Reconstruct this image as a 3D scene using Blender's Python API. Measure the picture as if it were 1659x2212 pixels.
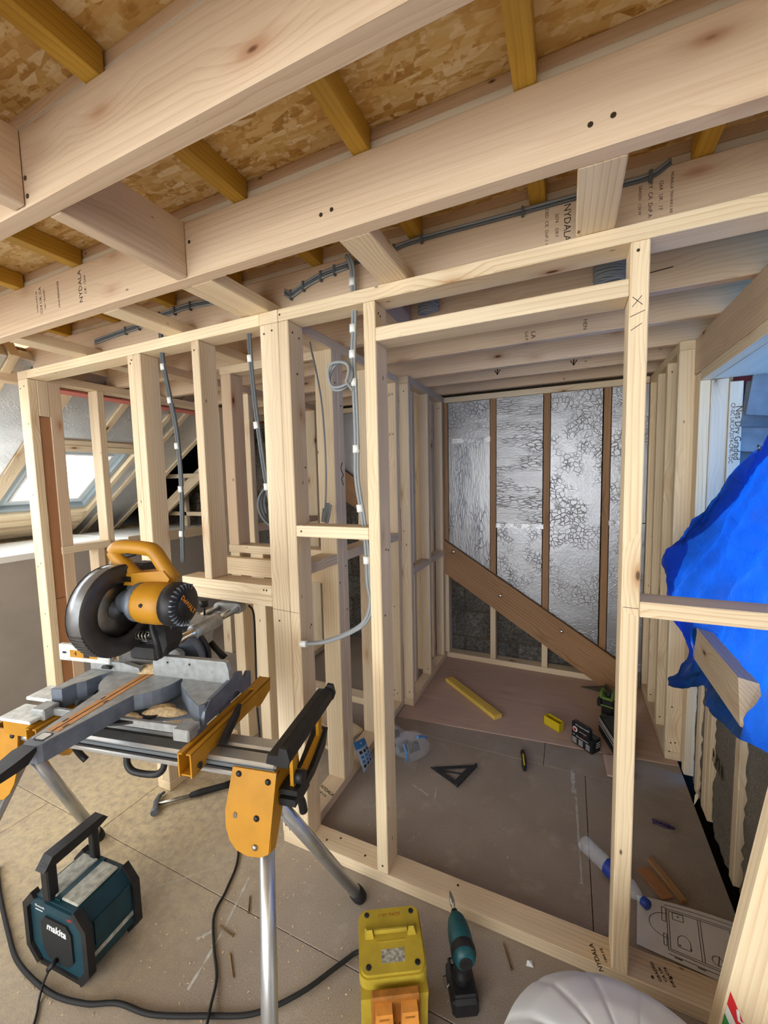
import bpy, bmesh, math, random
from mathutils import Vector, Matrix, Euler
for o in list(bpy.data.objects):
    bpy.data.objects.remove(o)
SC = bpy.context.scene
COL = SC.collection
# ------------------------------------------------------------------ camera
EYE = Vector((0.0, 0.0, 1.55))
YAW, PITCH, ROLL, FPX = 0.42817, 0.083408, -0.022537, 873.6
def camera():
    c, s = math.cos(YAW), math.sin(YAW)
    f = Vector((-s, c, 0)); r = Vector((c, s, 0)); u = Vector((0, 0, 1))
    F = f*math.cos(PITCH) - u*math.sin(PITCH); U = f*math.sin(PITCH) + u*math.cos(PITCH)
    R = r*math.cos(ROLL) + U*math.sin(ROLL); U2 = -r*math.sin(ROLL) + U*math.cos(ROLL)
    cd = bpy.data.cameras.new('camera'); co = bpy.data.objects.new('camera', cd); COL.objects.link(co)
    cd.sensor_fit = 'HORIZONTAL'; cd.sensor_width = 36.0; cd.lens = FPX/1659.0*36.0
    cd.clip_start = 0.02; cd.clip_end = 200
    m = Matrix((R, U2, -F)).transposed().to_4x4(); m.translation = EYE
    co.matrix_world = m
    SC.camera = co
camera()
# ------------------------------------------------------------------ world, light, exposure
W = bpy.data.worlds.new('overcast_sky'); SC.world = W; W.use_nodes = True
bg = W.node_tree.nodes['Background']
bg.inputs['Color'].default_value = (0.93, 0.97, 1.0, 1); bg.inputs['Strength'].default_value = 4.4
SC.view_settings.view_transform = 'Standard'; SC.view_settings.look = 'None'
SC.view_settings.gamma = 1.0; SC.view_settings.use_curve_mapping = False
SC.view_settings.exposure = .68
SC.cycles.max_bounces = 12; SC.cycles.diffuse_bounces = 8; SC.cycles.glossy_bounces = 5
SC.cycles.transmission_bounces = 8; SC.cycles.transparent_max_bounces = 12
SC.cycles.use_denoising = True; SC.cycles.sample_clamp_indirect = 6.0
SC.cycles.caustics_reflective = False; SC.cycles.caustics_refractive = False
# ------------------------------------------------------------------ helpers
def lin(h):
    if isinstance(h, str):
        h = h.lstrip('#'); v = [int(h[i:i+2], 16)/255 for i in (0, 2, 4)]
    else:
        v = [x/255 for x in h]
    return tuple((x/12.92 if x <= .04045 else ((x+.055)/1.055)**2.4) for x in v) + (1.0,)

class MB:
    """collects shapes, becomes one mesh object"""
    def __init__(s): s.v = []; s.f = []; s.sm = []
    def add(s, vs, fs, smooth=False):
        b = len(s.v); s.v += [tuple(v) for v in vs]
        for f in fs: s.f.append(tuple(i+b for i in f)); s.sm.append(smooth)
        return s
    def box(s, x0, x1, y0, y1, z0, z1, c=0.0, M=None):
        if c <= 0:
            vs = [(x0,y0,z0),(x1,y0,z0),(x1,y1,z0),(x0,y1,z0),(x0,y0,z1),(x1,y0,z1),(x1,y1,z1),(x0,y1,z1)]
            fs = [(0,3,2,1),(4,5,6,7),(0,1,5,4),(1,2,6,5),(2,3,7,6),(3,0,4,7)]
        else:
            c = min(c, abs(x1-x0)*.45, abs(y1-y0)*.45, abs(z1-z0)*.45)
            vs = []; idx = {}
            X = (x0, x1); Y = (y0, y1); Z = (z0, z1); sg = (1, -1)
            for i in (0,1):
                for j in (0,1):
                    for k in (0,1):
                        for a in range(3):
                            p = [X[i]+sg[i]*c, Y[j]+sg[j]*c, Z[k]+sg[k]*c]
                            p[a] = (X[i], Y[j], Z[k])[a]
                            idx[(i,j,k,a)] = len(vs); vs.append(p)
            fs = []
            for k in (0,1):
                q = [idx[(0,0,k,2)], idx[(1,0,k,2)], idx[(1,1,k,2)], idx[(0,1,k,2)]]; fs.append(q if k else q[::-1])
                q = [idx[(0,k,0,1)], idx[(1,k,0,1)], idx[(1,k,1,1)], idx[(0,k,1,1)]]; fs.append(q[::-1] if k else q)
                q = [idx[(k,0,0,0)], idx[(k,1,0,0)], idx[(k,1,1,0)], idx[(k,0,1,0)]]; fs.append(q if k else q[::-1])
            def edge(a, b, p, q):
                fs.append([idx[a+(p,)], idx[b+(p,)], idx[b+(q,)], idx[a+(q,)]])
            for j in (0,1):
                for k in (0,1):
                    edge((0,j,k),(1,j,k),1,2); edge((j,0,k),(j,1,k),0,2); edge((j,k,0),(j,k,1),0,1)
            for i in (0,1):
                for j in (0,1):
                    for k in (0,1):
                        fs.append([idx[(i,j,k,0)], idx[(i,j,k,1)], idx[(i,j,k,2)]])
        if M is not None: vs = [M @ Vector(v) for v in vs]
        return s.add(vs, fs)
    def prism(s, poly, axis, a0, a1, M=None, smooth=False):
        """poly: 2D outline; extruded along axis ('x','y','z') from a0 to a1. 2D = the other two axes in order"""
        def P(p, a):
            return {'x': (a, p[0], p[1]), 'y': (p[0], a, p[1]), 'z': (p[0], p[1], a)}[axis]
        n = len(poly); vs = [P(p, a0) for p in poly] + [P(p, a1) for p in poly]
        if M is not None: vs = [M @ Vector(v) for v in vs]
        s.add(vs, [tuple(range(n))[::-1], tuple(range(n, 2*n))])
        b = len(s.v) - 2*n
        for i in range(n):
            j = (i+1) % n; s.f.append((b+i, b+j, b+n+j, b+n+i)); s.sm.append(smooth)
        return s
    def tube(s, pts, r, n=8, caps=True, smooth=True):
        pts = [Vector(p) for p in pts]; m = len(pts); rs = r if isinstance(r, (list, tuple)) else [r]*m
        T = []
        for i in range(m):
            a = pts[max(i-1, 0)]; b = pts[min(i+1, m-1)]; d = (b-a)
            T.append(d.normalized() if d.length > 1e-9 else Vector((0, 0, 1)))
        up = Vector((0, 0, 1)) if abs(T[0].z) < .9 else Vector((1, 0, 0))
        N = T[0].cross(up).normalized(); vs = []
        for i in range(m):
            if i: N = (N - T[i]*N.dot(T[i]))
            N = N.normalized() if N.length > 1e-9 else T[i].orthogonal().normalized()
            B = T[i].cross(N)
            for k in range(n):
                a = 2*math.pi*k/n; vs.append(pts[i] + (N*math.cos(a) + B*math.sin(a))*rs[i])
        fs = []
        for i in range(m-1):
            for k in range(n):
                fs.append((i*n+k, i*n+(k+1) % n, (i+1)*n+(k+1) % n, (i+1)*n+k))
        s.add(vs, fs, smooth)
        if caps: 
            b = len(s.v)-len(vs); s.f.append(tuple(b+k for k in range(n))[::-1]); s.sm.append(False)
            s.f.append(tuple(b+(m-1)*n+k for k in range(n))); s.sm.append(False)
        return s
    def cyl(s, p, q, r, n=16, r2=None, smooth=True):
        return s.tube([p, q], [r, r if r2 is None else r2], n, True, smooth)
    def lathe(s, prof, n=20, M=None, smooth=True, caps=True):
        """prof: (radius, z) list, revolved about z"""
        vs = [(r*math.cos(2*math.pi*k/n), r*math.sin(2*math.pi*k/n), z) for r, z in prof for k in range(n)]
        if M is not None: vs = [M @ Vector(v) for v in vs]
        m = len(prof); fs = []
        for i in range(m-1):
            for k in range(n): fs.append((i*n+k, i*n+(k+1) % n, (i+1)*n+(k+1) % n, (i+1)*n+k))
        s.add(vs, fs, smooth)
        if caps:
            b = len(s.v)-len(vs)
            s.f.append(tuple(b+k for k in range(n))[::-1]); s.f.append(tuple(b+(m-1)*n+k for k in range(n))); s.sm += [False, False]
        return s
    def grid(s, fn, nu, nv, smooth=True, closed_u=False):
        vs = [fn(i/nu, j/nv) for j in range(nv+1) for i in range(nu + (0 if closed_u else 1))]
        w = nu if closed_u else nu+1; fs = []
        for j in range(nv):
            for i in range(nu):
                i2 = (i+1) % w
                fs.append((j*w+i, j*w+i2, (j+1)*w+i2, (j+1)*w+i))
        return s.add(vs, fs, smooth)
    def build(s, name, mat, parent=None, origin=None, fix=True):
        org = Vector(origin) if origin is not None else Vector((0, 0, 0))
        me = bpy.data.meshes.new(name)
        me.from_pydata([tuple(Vector(v)-org) for v in s.v], [], s.f)
        if s.sm: me.polygons.foreach_set('use_smooth', s.sm)
        me.update()
        if fix:
            bm = bmesh.new(); bm.from_mesh(me); bmesh.ops.recalc_face_normals(bm, faces=bm.faces); bm.to_mesh(me); bm.free()
        me.materials.append(mat)
        o = bpy.data.objects.new(name, me); COL.objects.link(o); o.location = org
        if parent is not None: o.parent = parent
        return o

def tag(o, label=None, cat=None, group=None, kind=None):
    if label: o['label'] = label
    if cat: o['category'] = cat
    if group: o['group'] = group
    if kind: o['kind'] = kind
    return o
def empty(name, loc=(0, 0, 0), rz=0.0, rot=None):
    o = bpy.data.objects.new(name, None); COL.objects.link(o); o.location = loc
    o.rotation_euler = rot if rot is not None else (0, 0, rz); o.empty_display_size = .05
    return o
def struct(name, label=None):
    o = empty(name); o['kind'] = 'structure'
    if label: o['label'] = label
    return o
def smooth_path(P, k=6):
    """Catmull-Rom through the points"""
    P = [Vector(p) for p in P]; out = []
    Q = [P[0]*2-P[1]] + P + [P[-1]*2-P[-2]]
    for i in range(1, len(Q)-2):
        a, b, c, d = Q[i-1], Q[i], Q[i+1], Q[i+2]
        for j in range(k):
            t = j/k
            out.append(.5*((2*b)+(c-a)*t+(2*a-5*b+4*c-d)*t*t+(3*b-a-3*c+d)*t*t*t))
    out.append(P[-1]); return out
def rounded(w, h, r, n=4, cx=0, cy=0):
    pts = []
    for (sx, sy, a0) in ((1,1,0),(-1,1,90),(-1,-1,180),(1,-1,270)):
        for i in range(n+1):
            a = math.radians(a0+90*i/n); pts.append((cx+sx*(w/2-r)+r*math.cos(a), cy+sy*(h/2-r)+r*math.sin(a)))
    return pts
def text(s, size, mat, parent, M, name='lettering', ext=.0004, align='CENTER', shear=0, sx=1.0, spacing=1.0, bold=0.0):
    cu = bpy.data.curves.new(name, 'FONT'); cu.body = s; cu.size = size; cu.extrude = ext; cu.align_x = align; cu.align_y = 'CENTER'
    cu.shear = shear; cu.space_character = spacing; cu.offset = bold; cu.resolution_u = 2
    t = bpy.data.objects.new(name, cu); COL.objects.link(t)
    dg = bpy.context.evaluated_depsgraph_get(); me = bpy.data.meshes.new_from_object(t.evaluated_get(dg))
    bpy.data.objects.remove(t); bpy.data.curves.remove(cu)
    me.transform(M @ Matrix.Diagonal((sx, 1, 1, 1)))
    me.materials.clear(); me.materials.append(mat); me.name = name
    o = bpy.data.objects.new(name, me); COL.objects.link(o); o.parent = parent
    return o
def frame(origin, xdir, ydir):
    """matrix: local x -> xdir, local y -> ydir, z -> cross"""
    x = Vector(xdir).normalized(); y = Vector(ydir).normalized(); z = x.cross(y)
    m = Matrix((x, y, z)).transposed().to_4x4(); m.translation = Vector(origin); return m
# ------------------------------------------------------------------ materials
class NT:
    def __init__(s, name):
        s.m = bpy.data.materials.new(name); s.m.use_nodes = True; s.t = s.m.node_tree; s.n = s.t.nodes; s.l = s.t.links
        s.b = s.n['Principled BSDF']; s.out = s.n['Material Output']
    def N(s, typ, **kw):
        n = s.n.new(typ)
        for k, v in kw.items():
            if k.startswith('i_'): n.inputs[k[2:].replace('_', ' ')].default_value = v
            else: setattr(n, k, v)
        return n
    def L(s, a, b): s.l.new(a, b)
    def ramp(s, fac, stops, interp='LINEAR'):
        r = s.N('ShaderNodeValToRGB'); r.color_ramp.interpolation = interp; e = r.color_ramp.elements
        while len(e) < len(stops): e.new(.5)
        for x, (p, c) in zip(e, stops): x.position = p; x.color = c if len(c) == 4 else tuple(c)+(1,)
        if fac is not None: s.L(fac, r.inputs[0])
        return r.outputs[0]
    def mix(s, fac, a, b, mode='MIX'):
        n = s.N('ShaderNodeMix', data_type='RGBA', blend_type=mode)
        for k, v in ((0, fac), (6, a), (7, b)):
            if hasattr(v, 'links'): s.L(v, n.inputs[k])
            elif v is not None: n.inputs[k].default_value = v
        return n.outputs[2]
    def math(s, op, a, b=None, clamp=False):
        n = s.N('ShaderNodeMath', operation=op, use_clamp=clamp)
        for k, v in ((0, a), (1, b)):
            if hasattr(v, 'links'): s.L(v, n.inputs[k])
            elif v is not None: n.inputs[k].default_value = v
        return n.outputs[0]
    def coords(s, rnd=True, scale=(1, 1, 1), kind='Object', rot=(0, 0, 0)):
        tc = s.N('ShaderNodeTexCoord'); v = tc.outputs[kind]
        if rnd:
            oi = s.N('ShaderNodeObjectInfo'); k = s.math('MULTIPLY', oi.outputs['Random'], 37.0)
            a = s.N('ShaderNodeVectorMath', operation='ADD'); s.L(v, a.inputs[0]); s.L(k, a.inputs[1]); v = a.outputs[0]
        mp = s.N('ShaderNodeMapping'); mp.inputs['Scale'].default_value = scale; mp.inputs['Rotation'].default_value = rot
        s.L(v, mp.inputs[0]); return mp.outputs[0]
    def noise(s, vec, scale, detail=4, rough=.55, dist=0.0):
        n = s.N('ShaderNodeTexNoise', i_Scale=scale, i_Detail=detail, i_Roughness=rough, i_Distortion=dist)
        if vec is not None: s.L(vec, n.inputs['Vector'])
        return n.outputs['Fac'], n.outputs['Color']
    def bump(s, h, strength=.3, dist=.001):
        b = s.N('ShaderNodeBump'); b.inputs['Strength'].default_value = strength; b.inputs['Distance'].default_value = dist
        s.L(h, b.inputs['Height']); s.L(b.outputs[0], s.b.inputs['Normal']); return b
    def col(s, c):
        if hasattr(c, 'links'): s.L(c, s.b.inputs['Base Color'])
        else: s.b.inputs['Base Color'].default_value = c
    def set(s, rough=.5, metal=0.0, spec=.5):
        s.b.inputs['Roughness'].default_value = rough; s.b.inputs['Metallic'].default_value = metal
        s.b.inputs['Specular IOR Level'].default_value = spec; return s

def wood(name, pale, dark, knot, axis, ring=34.0, ringamt=.55, knots=True, rough=.62, halo=None):
    """sawn softwood, grain along the given axis of the member"""
    t = NT(name)
    al = {'x': 0, 'y': 1, 'z': 2}[axis]
    def sc(a, c): v = [c, c, c]; v[al] = a; return tuple(v)
    oi = t.N('ShaderNodeObjectInfo')
    # knots first: they bend the rings around them
    v = t.N('ShaderNodeTexVoronoi', feature='F1'); v.inputs['Scale'].default_value = 1.0; v.inputs['Randomness'].default_value = 1.0
    t.L(t.coords(True, sc(3.6, 9.0)), v.inputs['Vector']); d = v.outputs['Distance']
    sp = t.N('ShaderNodeSeparateColor'); t.L(v.outputs['Color'], sp.inputs[0])
    sel = t.math('GREATER_THAN', sp.outputs[0], .42)
    v2 = t.N('ShaderNodeTexVoronoi', feature='F1'); v2.inputs['Scale'].default_value = 1.0
    t.L(t.coords(True, sc(7.5, 17.0)), v2.inputs['Vector']); sp2 = t.N('ShaderNodeSeparateColor'); t.L(v2.outputs['Color'], sp2.inputs[0])
    sel2 = t.math('GREATER_THAN', sp2.outputs[0], .72)
    base = t.coords(True, sc(.22, 1.0))
    bend = t.math('MULTIPLY', t.math('MULTIPLY', t.ramp(d, [(0, (1, 1, 1)), (.5, (0, 0, 0))]), sel), .018)
    vb = t.N('ShaderNodeVectorMath', operation='ADD'); t.L(base, vb.inputs[0]); t.L(bend, vb.inputs[1])
    w = t.N('ShaderNodeTexWave', wave_type='RINGS', rings_direction=axis.upper(), wave_profile='SAW')
    w.inputs['Scale'].default_value = ring; w.inputs['Distortion'].default_value = 11.0
    w.inputs['Detail'].default_value = 1.5; w.inputs['Detail Scale'].default_value = .11; w.inputs['Detail Roughness'].default_value = .5
    t.L(vb.outputs[0], w.inputs['Vector'])
    ringm = t.ramp(w.outputs['Fac'], [(0, (.05, .05, .05)), (.6, (.25, .25, .25)), (.93, (1, 1, 1)), (1, (.1, .1, .1))])
    fade, _ = t.noise(t.coords(True, sc(1.2, 7.0)), 1.0, 2)
    fine, _ = t.noise(t.coords(True, sc(5, 330.0)), 1.0, 3)
    broad, _ = t.noise(t.coords(True, sc(.8, 14.0)), 1.0, 3)
    f1 = t.math('MULTIPLY', t.math('MULTIPLY', ringm, ringamt), t.ramp(fade, [(.35, (.25,)*3), (.65, (1,)*3)]))
    f2 = t.math('MULTIPLY', t.math('SUBTRACT', fine, .40), .55)
    f = t.math('ADD', f1, f2, True)
    c = t.mix(f, pale, dark)
    tint = t.ramp(broad, [(.3, (1.06, 1.05, 1.03)), (.7, (.88, .85, .81))])
    c = t.mix(1.0, c, tint, 'MULTIPLY')
    per = t.ramp(oi.outputs['Random'], [(0, (.90, .87, .84)), (.5, (1.0, 1.0, 1.0)), (1, (1.07, 1.05, 1.0))])
    c = t.mix(1.0, c, per, 'MULTIPLY')
    halo = halo or tuple(x*.5+y*.5 for x, y in zip(dark, knot))
    if knots:
        k0 = t.ramp(d, [(.08, (.75,)*3), (.16, (.25,)*3), (.30, (0,)*3)])
        c = t.mix(t.math('MULTIPLY', k0, sel), c, halo)
        k1 = t.ramp(d, [(.02, (1,)*3), (.060, (.85,)*3), (.078, (.0,)*3)])
        c = t.mix(t.math('MULTIPLY', k1, sel), c, knot)
        k2 = t.ramp(v2.outputs['Distance'], [(.02, (.95,)*3), (.055, (.6,)*3), (.085, (0,)*3)])
        c = t.mix(t.math('MULTIPLY', k2, sel2), c, knot)
    t.col(c); t.set(rough, 0, .28)
    t.bump(t.math('ADD', fine, t.math('MULTIPLY', ringm, .5)), .15, .0007)
    return t.m
def woods(name, *a, **k): return {ax: wood(name+'_'+ax, *a, axis=ax, **k) for ax in 'xyz'}
PINE = woods('pine_stud', lin('#e3d5b9'), lin('#b98f5c'), lin('#4a2d18'), ring=30, ringamt=.55, halo=lin('#ab8056'))
JOIST = woods('pine_joist', lin('#d6c1a7'), lin('#ab8662'), lin('#542c18'), ring=26.0, ringamt=.36, halo=lin('#a27350'))
BROWN = woods('pine_brown', lin('#a88460'), lin('#75502f'), lin('#3a2113'), ring=22.0, ringamt=.75)
TREAT = woods('treated_yellow', lin('#c8a243'), lin('#94701f'), lin('#5d3f12'), ring=30, ringamt=.5)
REVEAL = woods('sawn_white', lin('#ded8c8'), lin('#b9ae98'), lin('#6f5a44'), ring=30, ringamt=.4)

def plain(name, c, rough=.5, metal=0.0, spec=.5, nscale=None, namt=.15, bump=0.0):
    t = NT(name); t.set(rough, metal, spec)
    if nscale:
        n, _ = t.noise(t.coords(True), nscale, 4); d = tuple(x*(1-namt*2) for x in c[:3])+(1,); b = tuple(min(1, x*(1+namt)) for x in c[:3])+(1,)
        t.col(t.ramp(n, [(.3, d), (.7, b)]))
        if bump: t.bump(n, bump, .001)
    else: t.col(c)
    return t.m
def osb():
    t = NT('osb_flakes'); co = t.coords(True)
    cols = []; hs = []
    for i, (rz, sx, sy) in enumerate(((.35, 13, 62), (-.75, 15, 70), (1.2, 12, 66))):
        wv, wc = t.noise(co, 7+i*2, 2)
        a = t.N('ShaderNodeVectorMath', operation='MULTIPLY_ADD'); t.L(wc, a.inputs[0]); a.inputs[1].default_value = (.010, .010, .01); t.L(co, a.inputs[2])
        mp = t.N('ShaderNodeMapping'); mp.inputs['Rotation'].default_value = (0, 0, rz); mp.inputs['Scale'].default_value = (sx, sy, 20); t.L(a.outputs[0], mp.inputs[0])
        v = t.N('ShaderNodeTexVoronoi', feature='F1'); v.inputs['Scale'].default_value = 1.0; t.L(mp.outputs[0], v.inputs['Vector'])
        sp = t.N('ShaderNodeSeparateColor'); t.L(v.outputs['Color'], sp.inputs[0])
        g, _ = t.noise(mp.outputs[0], 2.2, 3)
        f = t.math('ADD', t.math('MULTIPLY', sp.outputs[0], .75), t.math('MULTIPLY', g, .35))
        cols.append(t.ramp(f, [(.10, lin('#9a7238')), (.25, lin('#c39a58')), (.55, lin('#d8b878')), (.85, lin('#e4cd9c')), (1.05, lin('#f2e6c6'))]))
        hs.append(sp.outputs[1])
    m1, _ = t.noise(co, 17, 3); m2, _ = t.noise(t.coords(True, (1, 1, 1), 'Object', (0, 0, 1)), 21, 3)
    s1 = t.ramp(m1, [(.47, (0, 0, 0)), (.52, (1, 1, 1))]); s2 = t.ramp(m2, [(.52, (0, 0, 0)), (.57, (1, 1, 1))])
    c = t.mix(s2, t.mix(s1, cols[0], cols[1]), cols[2]); t.col(c); t.set(.6, 0, .3)
    h = t.math('ADD', t.math('MULTIPLY', hs[0], .5), t.math('MULTIPLY', hs[1], .5)); t.bump(h, .35, .0015)
    return t.m
def foil(name, tint=(.78, .79, .80, 1), rot=(0, 0, 0), stretch=(1, 1, 1), rough=.3, amt=.5):
    t = NT(name); co = t.coords(True, stretch, 'Object', rot); t.set(rough, .88, .4)
    wv, wc = t.noise(co, 9, 4)
    a = t.N('ShaderNodeVectorMath', operation='MULTIPLY_ADD'); t.L(wc, a.inputs[0]); a.inputs[1].default_value = (.09, .09, .09); t.L(co, a.inputs[2])
    v = t.N('ShaderNodeTexVoronoi', feature='DISTANCE_TO_EDGE'); v.inputs['Scale'].default_value = 32; t.L(a.outputs[0], v.inputs['Vector'])
    e = t.ramp(v.outputs['Distance'], [(0, (1, 1, 1)), (.03, (.4, .4, .4)), (.09, (0, 0, 0))])
    msk, _ = t.noise(co, 6, 3); e = t.math('MULTIPLY', e, t.ramp(msk, [(.45, (.03, .03, .03)), (.66, (.9, .9, .9))]))
    n2, _ = t.noise(co, 55, 4); n3, _ = t.noise(co, 4, 2)
    h = t.math('ADD', t.math('ADD', e, t.math('MULTIPLY', n2, .6)), t.math('MULTIPLY', n3, 1.5))
    t.col(t.mix(t.ramp(n3, [(.35, (0, 0, 0)), (.7, (1, 1, 1))]), tuple(x*.85 for x in tint[:3])+(1,), tint)); t.bump(h, amt*.6, .005)
    return t.m
def chip():
    t = NT('chipboard_floor'); tc = t.N('ShaderNodeNewGeometry'); mp = t.N('ShaderNodeMapping'); t.L(tc.outputs['Position'], mp.inputs[0]); co = mp.outputs[0]
    f, _ = t.noise(co, 300, 3, .7); b, _ = t.noise(co, 2.6, 4, .6); d, _ = t.noise(co, 9, 6, .7); s, _ = t.noise(co, 30, 4, .7)
    c = t.ramp(f, [(.25, lin('#7b7065')), (.5, lin('#998d80')), (.75, lin('#b5a899'))])
    c = t.mix(t.ramp(b, [(.4, (0, 0, 0)), (.72, (.4, .4, .4))]), c, lin('#75685c'))
    c = t.mix(t.ramp(d, [(.55, (0, 0, 0)), (.8, (.5, .5, .5))]), c, lin('#bdb3a2'))
    # sawdust settled around the saw
    g = t.N('ShaderNodeVectorMath', operation='DISTANCE'); t.L(co, g.inputs[0]); g.inputs[1].default_value = (-1.95, 1.15, 0)
    near = t.ramp(t.math('MULTIPLY', g.outputs['Value'], .5), [(.12, (1, 1, 1)), (.52, (0, 0, 0))])
    dust = t.math('MULTIPLY', near, t.ramp(s, [(.30, (.2, .2, .2)), (.62, (1, 1, 1))]))
    c = t.mix(t.math('MULTIPLY', dust, .8), c, lin('#d3c199')); t.col(c); t.set(.85, 0, .15); t.bump(t.math('ADD', f, s), .35, .0012)
    return t.m
def sheet(name, a, b, sc=(2, 40, 40)):
    t = NT(name); n, _ = t.noise(t.coords(True, sc), 1.0, 4); m, _ = t.noise(t.coords(True), 5, 3)
    c = t.mix(t.ramp(m, [(.35, (0, 0, 0)), (.7, (1, 1, 1))]), t.ramp(n, [(.3, a), (.7, b)]), t.ramp(n, [(.3, b), (.7, a)])); t.col(c); t.set(.6, 0, .3); return t.m
def blockmat(name, a, b, sc=60):
    t = NT(name); co = t.coords(True); n, _ = t.noise(co, sc, 5, .75); m, _ = t.noise(co, 4, 3)
    c = t.ramp(n, [(.32, a), (.68, b)]); c = t.mix(t.ramp(m, [(.4, (.0,)*3), (.7, (.5,)*3)]), c, a); t.col(c); t.set(.95, 0, .1); t.bump(n, .9, .006); return t.m
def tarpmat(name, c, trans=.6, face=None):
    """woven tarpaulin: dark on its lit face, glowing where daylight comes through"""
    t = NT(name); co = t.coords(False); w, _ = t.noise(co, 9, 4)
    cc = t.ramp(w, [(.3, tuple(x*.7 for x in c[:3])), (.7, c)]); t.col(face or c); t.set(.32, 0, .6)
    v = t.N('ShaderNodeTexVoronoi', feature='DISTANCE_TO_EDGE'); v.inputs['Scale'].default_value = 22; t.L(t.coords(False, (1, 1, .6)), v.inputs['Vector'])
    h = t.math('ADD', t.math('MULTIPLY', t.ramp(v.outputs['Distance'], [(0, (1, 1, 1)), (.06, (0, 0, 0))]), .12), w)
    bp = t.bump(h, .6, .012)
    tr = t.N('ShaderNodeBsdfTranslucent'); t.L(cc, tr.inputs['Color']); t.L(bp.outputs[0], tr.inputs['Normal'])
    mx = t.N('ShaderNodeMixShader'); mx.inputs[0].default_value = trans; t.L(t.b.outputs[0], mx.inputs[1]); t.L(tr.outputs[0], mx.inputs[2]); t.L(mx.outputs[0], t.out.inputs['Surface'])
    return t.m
def clear(name, c=(1, 1, 1, 1), rough=.08, alpha=.25, bump=0.0):
    """thin clear film / glazing: mostly see-through with a glossy skin"""
    t = NT(name); t.col(c); t.set(rough, 0, .5); tp = t.N('ShaderNodeBsdfTransparent'); tp.inputs[0].default_value = c
    if bump:
        n, _ = t.noise(t.coords(True), 45, 3); t.bump(n, bump, .004)
    mx = t.N('ShaderNodeMixShader'); mx.inputs[0].default_value = alpha; t.L(tp.outputs[0], mx.inputs[1]); t.L(t.b.outputs[0], mx.inputs[2]); t.L(mx.outputs[0], t.out.inputs['Surface'])
    return t.m
OSB = osb(); FT = (.42, .42, .43, 1); FOIL = foil('foil_insulation', FT, rough=.42, amt=.9); FOILH = foil('foil_insulation_crinkled', (.38, .375, .38, 1), stretch=(.5, 1, 1.8), rough=.44, amt=1.0); FOILLIT = foil('foil_slope_lit', (.86, .87, .88, 1), rough=.42, amt=.9); FOILV = foil('foil_insulation_creased', FT, stretch=(1.6, 1, .35), rough=.4, amt=1.0)  # slope foil is a brighter copy, daylight on it put in the tint
CHIP = chip(); PLYF = sheet('plywood_floor', lin('#ac9280'), lin('#c4aa98')); PLY = sheet('plywood_strip', lin('#9a6a45'), lin('#b58560'), (40, 40, 3))
GYP = plain('plasterboard_grey', lin('#a79f95'), .9, 0, .1, 3.0, .06)
BLOCK = blockmat('concrete_block', lin('#2f2f2e'), lin('#85817a')); STONE = blockmat('rubble_stone', lin('#2f2c28'), lin('#8a8172'), 40); MORTAR = blockmat('mortar_joint', lin('#3a352e'), lin('#7a6e5e'), 90)
WOOL = blockmat('mineral_wool', lin('#6b665d'), lin('#9a9384'), 110)
WHITE = plain('white_paint', lin('#e6e6e2'), .5); INK = plain('stamp_ink', lin('#3a2f28'), .8, 0, .1); SHADE = plain('painted_shade', lin('#1c1815'), .95, 0, .05)  # last one is a near black that stands for shade in voids
BLACK = plain('black_plastic', lin('#1d1d1f'), .5, 0, .4, 30, .25); RUBBER = plain('black_rubber', lin('#202020'), .65, 0, .3)
YEL = plain('saw_yellow', lin('#b37e1a'), .45, 0, .4, 14, .07); CAST = plain('cast_aluminium', lin('#a3a6a6'), .45, .45, .5, 40, .12, .15); CASTD = plain('painted_grey_casting', lin('#6c7480'), .5, .35, .5, 25, .12, .1)
ALU = plain('aluminium_extrusion', lin('#bfc2c4'), .34, .85, .5, 18, .06); CHROME = plain('chrome_rod', lin('#e8e4dc'), .12, 1.0); STEEL = plain('zinc_steel', lin('#a8a49a'), .35, .9, .5, 30, .1); GALV = plain('galvanised_steel', lin('#8b8d86'), .4, .8, .5, 30, .2)
GREY = plain('grey_cable_sheath', lin('#8b9092'), .5, 0, .4); TAPE = plain('white_tape', lin('#e4e6e2'), .5); SAWD = plain('sawdust', lin('#d6bf98'), .95, 0, .05, 90, .2, .8)
# ================================================================== THE SETTING
def tm(name, b, W, parent, c=.0022):
    """one length of timber; b = x0,x1,y0,y1,z0,z1"""
    x0, x1, y0, y1, z0, z1 = b; d = (x1-x0, y1-y0, z1-z0); ax = 'xyz'[d.index(max(d))]
    m = W[ax] if isinstance(W, dict) else W
    return MB().box(x0, x1, y0, y1, z0, z1, c).build(name, m, parent, ((x0+x1)/2, (y0+y1)/2, (z0+z1)/2))
HEAD = plain('screw_head', lin('#4a3c2c'), .45, .5)
def screws(parent, pts, axis='y', r=.0042):
    for p in pts:
        d = {'y': Vector((0, -1, 0)), 'x': Vector((1, 0, 0)), '-x': Vector((-1, 0, 0)), 'z': Vector((0, 0, 1)), '-z': Vector((0, 0, -1))}[axis]
        p = Vector(p); MB().cyl(p-d*.003, p+d*.0008, r, 8).build('screw_head', HEAD, parent)
TOP = 2.195   # joist undersides
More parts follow.
